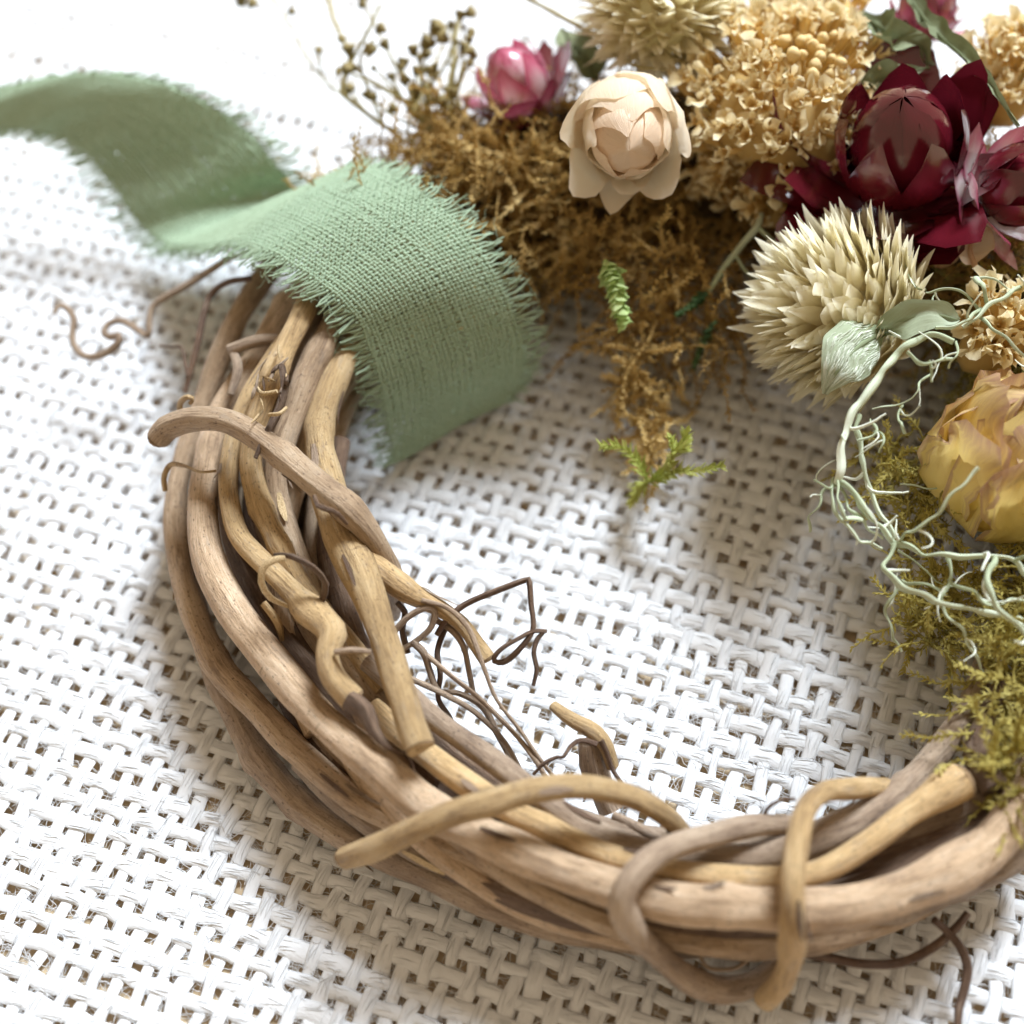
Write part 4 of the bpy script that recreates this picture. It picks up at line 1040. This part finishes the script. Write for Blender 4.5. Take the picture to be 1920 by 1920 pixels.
def down(t, seed, n=420):
    bl = [c for c in t.children if c.name.startswith('blade')][0]; me = bl.data; gd = np.random.default_rng(seed)
    co_ = np.zeros(len(me.vertices) * 3, np.float32); me.vertices.foreach_get('co', co_); co_ = co_.reshape(-1, 3) / MM; nv = len(co_)
    G = co_[:nv].reshape(9, 26, 3); a = gd.uniform(0.3, 7.7, n); b = gd.uniform(2, 21, n); pts = []
    for q in np.linspace(0, 1, 5):
        aa = np.clip(a + (q - 0.5) * gd.normal(0, 0.5), 0, 7.99); bb = np.clip(b + q * 3.2, 0, 24.99); i = aa.astype(int); j = bb.astype(int); f = (aa - i)[:, None]; h = (bb - j)[:, None]
        p = (G[i, j] * (1 - f) + G[i + 1, j] * f) * (1 - h) + (G[i, j + 1] * (1 - f) + G[i + 1, j + 1] * f) * h
        pts.append(p + TO * (0.06 + 0.12 * math.sin(math.pi * q)))
    V, F = batch_tube(np.stack(pts, 1), np.broadcast_to(np.array([0.025, 0.028, 0.025, 0.02, 0.01])[None], (n, 5)), 3)
    tag(mk('down', V, F, M_FILI, t, uv=np.full((len(V), 2), 0.9)), kind='stuff')
down(felt1, 3, 260)
# ------------------------------------------------------------------ grey-green filigree foliage
fil = thing('foliage_sprig', 'pale grey green branching filigree sprig beside the yellow rosebud', 'foliage', U(1690, 1020, 6))


def fb(pts, z, w, zs=None):
    """one branch; z at start and end, w px at start and end"""
    n = len(pts); Q = []
    for k, (x, y) in enumerate(pts):
        t = k / (n - 1); p = U(x, y, z[0] + (z[1] - z[0]) * t + 1.2 * math.sin(math.pi * t)); Q.append((*p, (w[0] + (w[1] - w[0]) * t) / 2 * px2mm(p)))
    D, s = spline(np.array(Q), max(8, len(pts) * 7))
    D[:, :3] += 0.16 * np.stack([wob(s[:, None], int(pts[0][1]) + q, 3, 1.1) for q in range(3)], 1)
    V, F, uv = tube(D[:, :3], D[:, 3] * 0.66 * (1 + 0.22 * wob(s[:, None], int(pts[0][0] * 7 + pts[-1][1]), 3, 1.2)), 8, 0.12, int(pts[0][0]), 0.7)
    mk('branch', V, F, M_FILI, fil, np.stack([uv[:, 0] * 0.2, uv[:, 1] * 0.05], -1))
    gb_ = np.random.default_rng(int(pts[0][0] * 3 + pts[-1][1])); T, Nn, B_ = frames(D[:, :3])
    for _ in range(max(1, int(s[-1] / 4.5))):
        i0 = gb_.integers(1, len(D) - 1); a = gb_.uniform(0, 6.28); d0 = unit(Nn[i0] * math.cos(a) + B_[i0] * math.sin(a) + 0.5 * T[i0] + TO * 0.3)
        q = np.zeros((9, 3)); q[0] = D[i0, :3]; bend_ = gb_.normal(0, 0.35, 3); L1 = gb_.uniform(1.5, 4.5)
        for e in range(1, 9):
            d0 = unit(d0 + bend_ * 0.6 + gb_.normal(0, 0.12, 3)); q[e] = q[e - 1] + d0 * L1 / 8
        q[:, 2] = np.maximum(q[:, 2], 1.0); r1 = min(D[i0, 3] * 0.45, 0.2)
        V, F, uv = tube(q, np.linspace(r1, r1 * 0.4, 9), 6, 0.1, int(a * 50)); mk('branchlet', V, F, M_FILI, fil, np.stack([uv[:, 0] * 0.2, uv[:, 1] * 0.05 + a], -1))


fb([(1784, 639), (1736, 632), (1687, 658), (1655, 695), (1622, 742), (1598, 780), (1581, 829), (1574, 878), (1570, 904)], (24, 19), (20, 30))
fb([(1563, 900), (1560, 941), (1584, 979), (1611, 1017), (1655, 1025)], (19, 17), (15, 12))
fb([(1573, 896), (1600, 930), (1630, 965), (1676, 1014)], (19, 17), (26, 18))
fb([(1572, 910), (1590, 950), (1622, 978), (1650, 1015)], (18.5, 16.5), (12, 9))
fb([(1567, 905), (1580, 960), (1608, 978)], (19.5, 18.5), (10, 16))
fb([(1554, 916), (1535, 938), (1522, 965), (1516, 995)], (18, 15), (12, 6))
fb([(1530, 902), (1556, 917), (1570, 905)], (18, 18.5), (7, 9))
fb([(1605, 780), (1612, 835), (1622, 890), (1645, 950), (1676, 1010)], (18, 16), (24, 16))
fb([(1682, 1019), (1720, 990), (1762, 955), (1800, 915), (1835, 880)], (17, 24), (13, 13))
fb([(1678, 1018), (1711, 1030), (1774, 1044), (1822, 1044), (1866, 1041), (1901, 1055), (1940, 1085)], (17, 17), (20, 20))
fb([(1680, 1020), (1664, 1042), (1657, 1065), (1684, 1092), (1757, 1128), (1806, 1141), (1874, 1152), (1940, 1185)], (17, 14), (22, 16))
fb([(1687, 1095), (1667, 1130), (1666, 1171), (1690, 1222)], (15.5, 10), (16, 8))
fb([(1779, 1046), (1781, 1090), (1760, 1125), (1776, 1149), (1809, 1187), (1824, 1230), (1862, 1280)], (16.5, 11), (16, 11))
fb([(1779, 1088), (1822, 1114), (1855, 1128), (1930, 1128)], (16, 16), (13, 12))
fb([(1868, 1044), (1850, 1087), (1858, 1120), (1887, 1155), (1940, 1200)], (18, 18), (26, 18))
fb([(1687, 1090), (1740, 1098), (1800, 1105)], (15, 15), (10, 7))
fb([(1690, 1030), (1730, 1070), (1775, 1100)], (14, 12), (8, 5))
fb([(1930, 528), (1868, 565), (1832, 592), (1802, 618)], (22, 22), (18, 14))
fb([(1833, 574), (1810, 552), (1784, 542), (1733, 548)], (22.5, 23), (12, 8))
fb([(1838, 580), (1800, 606), (1755, 621)], (22.5, 24), (14, 12))
fb([(1832, 590), (1868, 622), (1900, 645), (1935, 680)], (22, 23), (12, 11))
fb([(1855, 568), (1842, 545), (1830, 522)], (22.5, 23), (14, 16))
fb([(1733, 548), (1712, 530), (1695, 488)], (22, 22.5), (7, 4))
fb([(1700, 662), (1738, 680), (1790, 672)], (24, 23), (14, 10))
fb([(1740, 680), (1750, 712)], (23.5, 23), (14, 9))
fb([(1745, 700), (1715, 735), (1697, 752), (1640, 768)], (22, 20), (9, 6))
fb([(1691, 762), (1687, 800), (1698, 813)], (21, 21), (10, 8))
fb([(1630, 785), (1640, 810), (1612, 827)], (20, 20), (9, 10))
fb([(1640, 810), (1656, 825), (1652, 850)], (20, 20.5), (9, 9))
fb([(1795, 640), (1790, 665), (1782, 695)], (23, 23), (9, 7))
fb([(1755, 550), (1710, 605), (1695, 625)], (22, 23), (6, 9))
fb([(1780, 930), (1795, 905), (1740, 915), (1690, 905)], (14, 13), (7, 5))

# bare forked stem over the moss
fs = thing('stem', 'thin forked grey green stem over the brown moss', 'stem', U(1330, 545, 8))


def stem_part(parent, pts, mat_, name='branch', sides=7):
    Q = np.array([(*U(x, y, z), w / 2 * px2mm(U(x, y, z))) for x, y, z, w in pts]); D, s = spline(Q, len(pts) * 8)
    V, F, uv = tube(D[:, :3], D[:, 3], sides, 0.05, 5); return mk(name, V, F, mat_, parent, uv * [0.1, 0.05])


stem_part(fs, [(1328, 548, 12, 9), (1360, 500, 14, 13), (1395, 455, 15, 13), (1420, 425, 16, 14), (1428, 400, 16.5, 10)], M_FILI)
stem_part(fs, [(1420, 425, 16, 10), (1445, 448, 15.5, 9), (1475, 470, 14, 8)], M_FILI)
stem_part(fs, [(1380, 480, 14.5, 6), (1400, 510, 13.5, 6), (1430, 530, 12, 5)], M_FILI)

# ------------------------------------------------------------------ seed sprigs at the top left
def pod_mesh(r, seed):
    g = np.random.default_rng(seed); th = np.linspace(0, np.pi, 9); ph = np.linspace(0, 2 * np.pi, 13)
    rad = np.sin(th) ** 0.7 * (1 - 0.35 * np.cos(th)) * (1 + 0.3 * (th > 2.3)); ridg = 1 + (0.10 + 0.38 * (th / np.pi) ** 3)[:, None] * np.cos(ph * 5 + g.uniform(0, 6))[None]
    G = np.stack([rad[:, None] * np.cos(ph)[None] * ridg, rad[:, None] * np.sin(ph)[None] * ridg, np.cos(th)[:, None] * -1.25 * np.ones(13)[None]], -1) * r
    i, j = np.meshgrid(np.arange(8), np.arange(12), indexing='ij'); q = (i * 13 + j).ravel()
    return G.reshape(-1, 3), np.stack([q, q + 1, q + 14, q + 13], 1), np.stack([np.zeros(117), np.repeat(th / np.pi, 13)], -1)


def sprig(label, stems, pods):
    x, y, z = stems[0][0][:3]; t = thing('seed_sprig', label, 'seed sprig', U(x, y, z), 'dried seed sprigs')
    for s in stems: stem_part(t, s, M_STEM, 'stem', 6)
    for k, (x, y, z, r) in enumerate(pods):
        r = r * 0.58
        V, F, uv = pod_mesh(r / 2 * px2mm(U(x, y, z)), k); B = basis(camvec(*rng.normal(0, 0.4, 2), 0.3) + UP * 0.8, RT)
        mk('seed_pod', place(V, U(x, y, z), B), F, M_SEED, t, uv)
    return t


sprig('dried sprig of small olive seed pods on a bent stem left of the moss', [
    [(760, 265, 12, 9), (705, 225, 15, 9), (660, 190, 17, 9), (641, 165, 18, 9), (656, 120, 19, 9), (648, 85, 20, 8), (625, 35, 20, 8), (612, -20, 20, 8)],
    [(656, 120, 19, 7), (690, 60, 21, 6), (712, 10, 22, 5)], [(720, 235, 14, 7), (690, 165, 18, 6), (675, 110, 20, 5), (700, 75, 22, 5)]],
    [(655, 95, 20, 34), (640, 75, 20, 24), (697, 92, 21, 36), (712, 55, 22, 30), (735, 205, 16, 30), (770, 200, 15, 34)])
sprig('long hair thin stem with tiny seed pods at the upper left', [
    [(725, 240, 13, 5), (650, 185, 15, 5), (590, 130, 16, 5), (550, 60, 17, 5), (520, 10, 17, 5), (495, -20, 17, 5)], [(600, 140, 16, 4), (600, 115, 17, 4), (598, 100, 17.5, 4)]],
    [(546, 22, 18, 22), (597, 96, 17.5, 22), (452, 2, 17, 34), (472, 8, 17, 30)])
sprig('bushy sprig of olive seed heads behind the pink strawflower', [
    [(820, 260, 12, 10), (800, 180, 16, 9), (790, 110, 19, 8), (815, 60, 21, 7)], [(800, 180, 16, 8), (750, 130, 18, 6), (720, 85, 19, 5)],
    [(800, 170, 16, 8), (840, 110, 18, 6), (860, 30, 20, 5)], [(830, 265, 12, 8), (775, 215, 14, 7), (735, 150, 16, 6)], [(860, 270, 12, 8), (845, 200, 15, 7), (850, 130, 17, 6), (880, 80, 18, 5)]],
    [(818, 55, 21, 44), (800, 82, 20, 40), (775, 95, 20, 32), (832, 72, 21, 36), (722, 85, 19, 30), (755, 120, 18, 34), (870, 90, 18, 30), (880, 25, 20, 32), (735, 145, 16, 26), (780, 165, 17, 30), (850, 125, 17, 26)])
gs = np.random.default_rng(64)
def twigs(n, bx, by, x0, x1, y0, y1):
    st, pd = [], []
    for k in range(n):
        tx, ty = gs.uniform(x0, x1), gs.uniform(y0, y1); rx, ry = bx + gs.normal(0, 30), by + gs.normal(0, 12); zt = gs.uniform(15, 22)
        mx, my = (tx + rx) / 2 + gs.normal(0, 22), (ty + ry) / 2 + gs.normal(0, 18)
        st.append([(rx, ry, 12, 6), (mx, my, (12 + zt) / 2 + 1, 5), (tx, ty, zt, 4)]); pd.append((tx, ty, zt, gs.uniform(16, 34)))
        if k % 2: pd.append((tx + gs.normal(0, 14), ty + gs.normal(0, 14), zt + 0.5, gs.uniform(14, 28)))
    return st, pd
st, pd = twigs(26, 810, 262, 640, 900, -10, 200)
sprig('tangled tuft of fine brown twigs and tiny seed heads above the golden moss', st, pd)
sprig('thin brown stem running across above the rosebud', [
    [(960, -20, 22, 7), (1040, 25, 23, 8), (1120, 65, 23.5, 9), (1210, 95, 24, 9), (1300, 122, 24, 7), (1340, 150, 24, 5)], [(1215, 110, 24, 6), (1235, 90, 25, 5), (1240, 70, 25, 4)], [(1080, 45, 23, 5), (1180, 120, 24, 5), (1290, 130, 24, 4)]],
    [(1312, 128, 24, 18), (1345, 155, 24, 18)])


# ------------------------------------------------------------------ moss
def strands(root, direc, length, seed, curl=1.0, K=12, leafn=26, leafl=0.9, thick=0.115, floor=0.7):
    """feathery moss shoots: root (N,3), direc (N,3), length (N,)"""
    g = np.random.default_rng(seed); n = len(root)
    ds = length[:, None] / (K - 1)
    d = unit(direc); P = np.zeros((n, K, 3)); P[:, 0] = root
    bend = g.normal(0, 0.30 * curl, (n, 3)); bend2 = g.normal(0, 0.25 * curl, (n, 3))
    for k in range(1, K):
        d = unit(d + bend * 0.55 + bend2 * math.sin(k * 0.9) + np.array([0, 0, -0.035]) + g.normal(0, 0.10 * curl, (n, 3)))
        P[:, k] = P[:, k - 1] + d * ds
        lo = P[:, k, 2] < floor; P[lo, k, 2] = floor
    R = thick * np.linspace(1.15, 0.5, K)[None] * g.uniform(0.8, 1.3, (n, 1))
    V, F = batch_tube(P, R, 3)
    J_ = Join(); J_.add(V, F)
    # leaflets
    T = unit(np.gradient(P, axis=1)); a = unit(np.cross(T, unit(g.normal(size=(n, 1, 3))))); b = np.cross(T, a)
    t = np.linspace(0.06, 1.0, leafn); idx = t * (K - 1); i0 = np.minimum(idx.astype(int), K - 2); f = (idx - i0)[None, :, None]
    pos = P[:, i0] * (1 - f) + P[:, i0 + 1] * f; Tt = T[:, i0]; aa = a[:, i0]; bb = b[:, i0]
    sgn = np.where(np.arange(leafn) % 2 == 0, 1.0, -1.0)[None, :, None]
    ang_ = g.normal(0, 0.5, (n, leafn, 1))
    side = aa * np.cos(ang_) * sgn + bb * np.sin(ang_)
    ll = (leafl * g.uniform(0.6, 1.3, (n, leafn)) * (1 - 0.45 * t)[None])[..., None]
    wdt = np.cross(Tt, side) * 0.0 + unit(np.cross(side, Tt)) * 0.0 + Tt * 0.17
    p0a = pos - wdt; p0b = pos + wdt
    mid_ = pos + side * ll * 0.55 + Tt * ll * 0.42
    tip_ = pos + side * ll * 0.75 + Tt * ll * 1.0 + unit(np.cross(side, Tt)) * ll * g.normal(0, 0.25, (n, leafn, 1))
    ma = mid_ - wdt * 0.75 + side * 0.02; mb = mid_ + wdt * 0.6
    Vl = np.stack([p0a, p0b, mb, ma, tip_], 2).reshape(-1, 3); q = np.arange(n * leafn) * 5
    J_.add(Vl, [np.stack([q, q + 1, q + 2, q + 3], 1), np.stack([q + 3, q + 2, q + 4], 1)])
    return J_


def on_ring(n, lo, hi, seed, rad=9.0, elev=(-20, 200)):
    g = np.random.default_rng(seed)
    ph = np.radians(g.uniform(lo, hi, n)); th = np.radians(g.uniform(*elev, n))       # th: 0 = outward, 90 = up, 180 = towards the centre
    rr = rad * g.uniform(0.75, 1.05, n)
    out = np.stack([np.cos(ph), np.sin(ph), np.zeros(n)], -1)
    nr = out * np.cos(th)[:, None] + np.array([0, 0, 1.0]) * np.sin(th)[:, None]
    c = np.stack([RC[0] + RR * np.cos(ph), RC[1] + RR * np.sin(ph), np.full(n, 9.0)], -1)
    return c + nr * rr[:, None] * np.array([1.0, 1.0, 0.85]), nr, np.stack([-np.sin(ph), np.cos(ph), np.zeros(n)], -1)


def moss_shade_core(name, lo, hi, seed, rad, parent, mat_):  # added lumpy core under the strands, blocks light so their gaps stay dark
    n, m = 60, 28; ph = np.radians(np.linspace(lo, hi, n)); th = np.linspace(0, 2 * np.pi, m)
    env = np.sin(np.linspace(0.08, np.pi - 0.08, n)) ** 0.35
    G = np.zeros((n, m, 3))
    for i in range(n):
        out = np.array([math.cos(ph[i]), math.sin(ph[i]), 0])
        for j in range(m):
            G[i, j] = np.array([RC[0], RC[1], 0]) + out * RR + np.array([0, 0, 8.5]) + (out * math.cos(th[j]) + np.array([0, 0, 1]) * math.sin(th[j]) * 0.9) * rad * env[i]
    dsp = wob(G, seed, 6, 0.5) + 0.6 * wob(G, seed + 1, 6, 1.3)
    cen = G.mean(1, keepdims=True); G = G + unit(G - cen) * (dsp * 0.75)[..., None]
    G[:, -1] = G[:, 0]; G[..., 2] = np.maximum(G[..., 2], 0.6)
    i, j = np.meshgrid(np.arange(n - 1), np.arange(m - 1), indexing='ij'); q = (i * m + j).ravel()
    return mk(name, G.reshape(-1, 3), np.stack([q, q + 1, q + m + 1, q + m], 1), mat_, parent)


bm = bpy.data.objects.new('brown_moss', None); COL.objects.link(bm); bm.location = Vector((RC[0] * MM, (RC[1] + RR) * MM, 0)); bm.empty_display_size = 0.003
tag(bm, 'curly brown feathery moss covering the far side of the wreath under the flowers', 'moss', kind='stuff')
tag(moss_shade_core('moss_shade_core', 22, 148, 41, 8.2, bm, M_SHADE_CORE), kind='stuff')
g = np.random.default_rng(5)
r_, n_, t_ = on_ring(1150, 25, 140, 21, 8.6, (10, 225))
d_ = n_ * 0.40 + t_ * g.normal(0, 0.9, (1150, 1)) + g.normal(0, 0.45, (1150, 3))
tag(strands(r_, d_, g.uniform(5, 11, 1150), 22, 1.0).make('moss_strand', M_MOSS, bm), kind='stuff')
# shoots hanging over the inner edge and lifting by the ribbon
hang = [(950, 330, 14), (900, 300, 15), (1000, 400, 13), (1080, 470, 11), (1180, 520, 10), (1250, 500, 11), (1320, 480, 11), (1200, 600, 8), (1290, 560, 8), (1350, 600, 8), (1150, 470, 12), (1060, 420, 13), (860, 270, 14), (1240, 640, 6)]
rt = np.repeat(np.array([U(*h) for h in hang]), 20, 0) + g.normal(0, 1.8, (len(hang) * 20, 3)); rt[:, 2] = np.maximum(rt[:, 2], 1.2)
d_ = camvec(-0.3, -0.5, 0.5) * 0.6 + g.normal(0, 0.6, (len(rt), 3))
tag(strands(rt, d_, g.uniform(5, 10, len(rt)), 23, 1.1).make('moss_strand', M_MOSS, bm), kind='stuff')
# a thin trail of moss down to the green star of shoots
tr_ = [(1200, 660, 7), (1195, 700, 6.5), (1200, 740, 6), (1215, 780, 5), (1225, 820, 4.5), (1218, 860, 5), (1180, 740, 6), (1250, 730, 5)]
rt = np.repeat(np.array([U(*h) for h in tr_]), 9, 0) + g.normal(0, 0.8, (len(tr_) * 9, 3)); rt[:, 2] = np.maximum(rt[:, 2], 1.2)
d_ = camvec(-0.1, -0.5, 0.3) + g.normal(0, 0.6, (len(rt), 3))
tag(strands(rt, d_, g.uniform(3.5, 6.5, len(rt)), 28, 1.1).make('moss_strand', M_MOSL, bm), kind='stuff')
# golden tuft next to the ribbon's edge, painted lighter where the light falls
tf = [(830, 240, 15), (860, 300, 15), (900, 330, 15), (950, 310, 16), (1000, 340, 15), (920, 280, 16)]
rt = np.repeat(np.array([U(*h) for h in tf]), 22, 0) + g.normal(0, 1.4, (len(tf) * 22, 3))
d_ = camvec(-0.1, 0.0, 0.6) + g.normal(0, 0.7, (len(rt), 3))
tag(strands(rt, d_, g.uniform(4, 8, len(rt)), 24, 1.2).make('moss_strand', M_MOSL, bm), kind='stuff')

ym = bpy.data.objects.new('olive_moss', None); COL.objects.link(ym); ym.location = Vector((60 * MM, -10 * MM, 0)); ym.empty_display_size = 0.003
tag(ym, 'yellow green moss on the right side of the wreath under the filigree sprig', 'moss', kind='stuff')
tag(moss_shade_core('moss_shade_core', -44, 30, 47, 8.2, ym, M_SHADE_CORE), kind='stuff')
r_, n_, t_ = on_ring(560, -42, 30, 25, 8.2, (30, 200))
d_ = n_ * 0.6 + t_ * g.normal(0, 0.8, (560, 1)) + g.normal(0, 0.45, (560, 3))
tag(strands(r_, d_, g.uniform(5, 10, 560), 26, 1.0).make('moss_strand', M_MOSY, ym), kind='stuff')
tf = [(1890, 1240, 12), (1900, 1310, 12), (1905, 1390, 12), (1900, 1450, 12), (1880, 1180, 12), (1720, 1150, 8), (1760, 1180, 8), (1740, 900, 10), (1700, 960, 9), (1680, 860, 10), (1790, 1080, 10), (1920, 1480, 12)]
rt = np.repeat(np.array([U(*h) for h in tf]), 22, 0) + g.normal(0, 1.3, (len(tf) * 22, 3)); rt[:, 2] = np.maximum(rt[:, 2], 1.2)
d_ = camvec(-0.3, -0.1, 0.5) + g.normal(0, 0.7, (len(rt), 3))
tag(strands(rt, d_, g.uniform(4, 8, len(rt)), 27, 1.2).make('moss_strand', M_MOSY, ym), kind='stuff')


M_FRESH = mat('fresh_moss', mossmat((0.34, 0.50, 0.14), (0.52, 0.68, 0.26), (0.74, 0.84, 0.48)))
M_DEEP = mat('deep_moss', mossmat((0.05, 0.10, 0.03), (0.09, 0.17, 0.06), (0.16, 0.25, 0.10)))


def moss_shoot(label, paths, mat_, ll=1.1, th=0.16, wf=0.17):
    t = thing('moss_shoot', label, 'moss shoot', U(*paths[0][0]), 'single fresh moss shoots')
    for k, pth in enumerate(paths):
        Q = np.array([U(*p) for p in pth]); D, s = spline(Q, 14)
        gg = np.random.default_rng(int(pth[0][0]) + k); J_ = Join()
        V, F, uv = tube(D, np.linspace(th, th * 0.5, 14), 5); J_.add(V, F, uv)
        T, Nn, B_ = frames(D)
        for q in range(46):
            f = q / 46 * 13; i0 = int(f); p = D[i0] + (D[min(i0 + 1, 13)] - D[i0]) * (f - i0); a = q * 2.4 + gg.normal(0, 0.3)
            sd_ = Nn[i0] * math.cos(a) + B_[i0] * math.sin(a); L1 = ll * gg.uniform(0.7, 1.2) * (1 - 0.5 * q / 46)
            u = np.linspace(-1, 1, 3)[:, None]; v = np.linspace(0, 1, 4)[None]; w = wf * ll * np.sin(np.pi * (0.12 + 0.86 * v)) ** 0.9
            ax = unit(sd_ * 0.8 + T[i0] * 0.8); wd = unit(np.cross(ax, sd_ + 0.01))
            G = p + ax * (v * L1)[..., None] + wd * (u * w)[..., None] + (T[i0] * 0.0 - sd_ * 0.25) * (v ** 2 * L1 * 0.5)[..., None] + unit(np.cross(wd, ax)) * (-(u ** 2) * w * 0.5)[..., None]
            V, F, uv = sheet(G, 0.06); J_.add(V, F, uv)
        J_.make('shoot', mat_, t)
    return t


moss_shoot('bright green leafy moss shoot hanging from the brown moss', [[(1135, 490, 18), (1150, 530, 18), (1160, 570, 17), (1168, 600, 16)]], M_FRESH, 2.8, 0.3, 0.27)
moss_shoot('yellow green star of moss shoots reaching over the cloth inside the ring', [
    [(1215, 905, 6), (1195, 865, 8.5), (1165, 840, 10), (1125, 834, 11)], [(1215, 905, 6), (1245, 885, 8.5), (1262, 850, 10.5), (1258, 818, 12)],
    [(1225, 895, 6.5), (1270, 884, 9), (1310, 882, 10), (1355, 873, 11)],     [(1215, 900, 6), (1200, 915, 5), (1185, 940, 4)], [(1262, 850, 10.5), (1280, 835, 11), (1286, 812, 11.5)]], M_MOSG, 2.0, 0.13, 0.11)
moss_shoot('dry brown moss shoot hanging down in front of the shaded cloth', [
    [(1230, 600, 9), (1215, 640, 9.5), (1180, 690, 9.5), (1170, 720, 9), (1165, 760, 8)], [(1215, 610, 10), (1170, 612, 11), (1130, 626, 11.5)], [(1195, 660, 9.5), (1160, 650, 10), (1138, 648, 10)], [(1210, 660, 9.5), (1250, 655, 10), (1275, 648, 10.5), (1265, 680, 9.5)], [(1180, 700, 9), (1195, 698, 9.5), (1212, 702, 9.5)]], M_MOSL, 1.0, 0.2)
moss_shoot('dark green moss shoot lying on the brown moss below the forked stem', [[(1330, 545, 12), (1300, 570, 12.5), (1270, 590, 12)], [(1345, 600, 10), (1320, 640, 9), (1300, 690, 7)]], M_DEEP, 1.4, 0.2)
moss_shoot('small dark green moss tuft between the rosebud and the yarrow', [[(1345, 215, 20), (1355, 195, 22), (1350, 172, 23)], [(1335, 205, 20), (1325, 190, 21), (1335, 170, 22)]], M_DEEP, 1.1, 0.2)
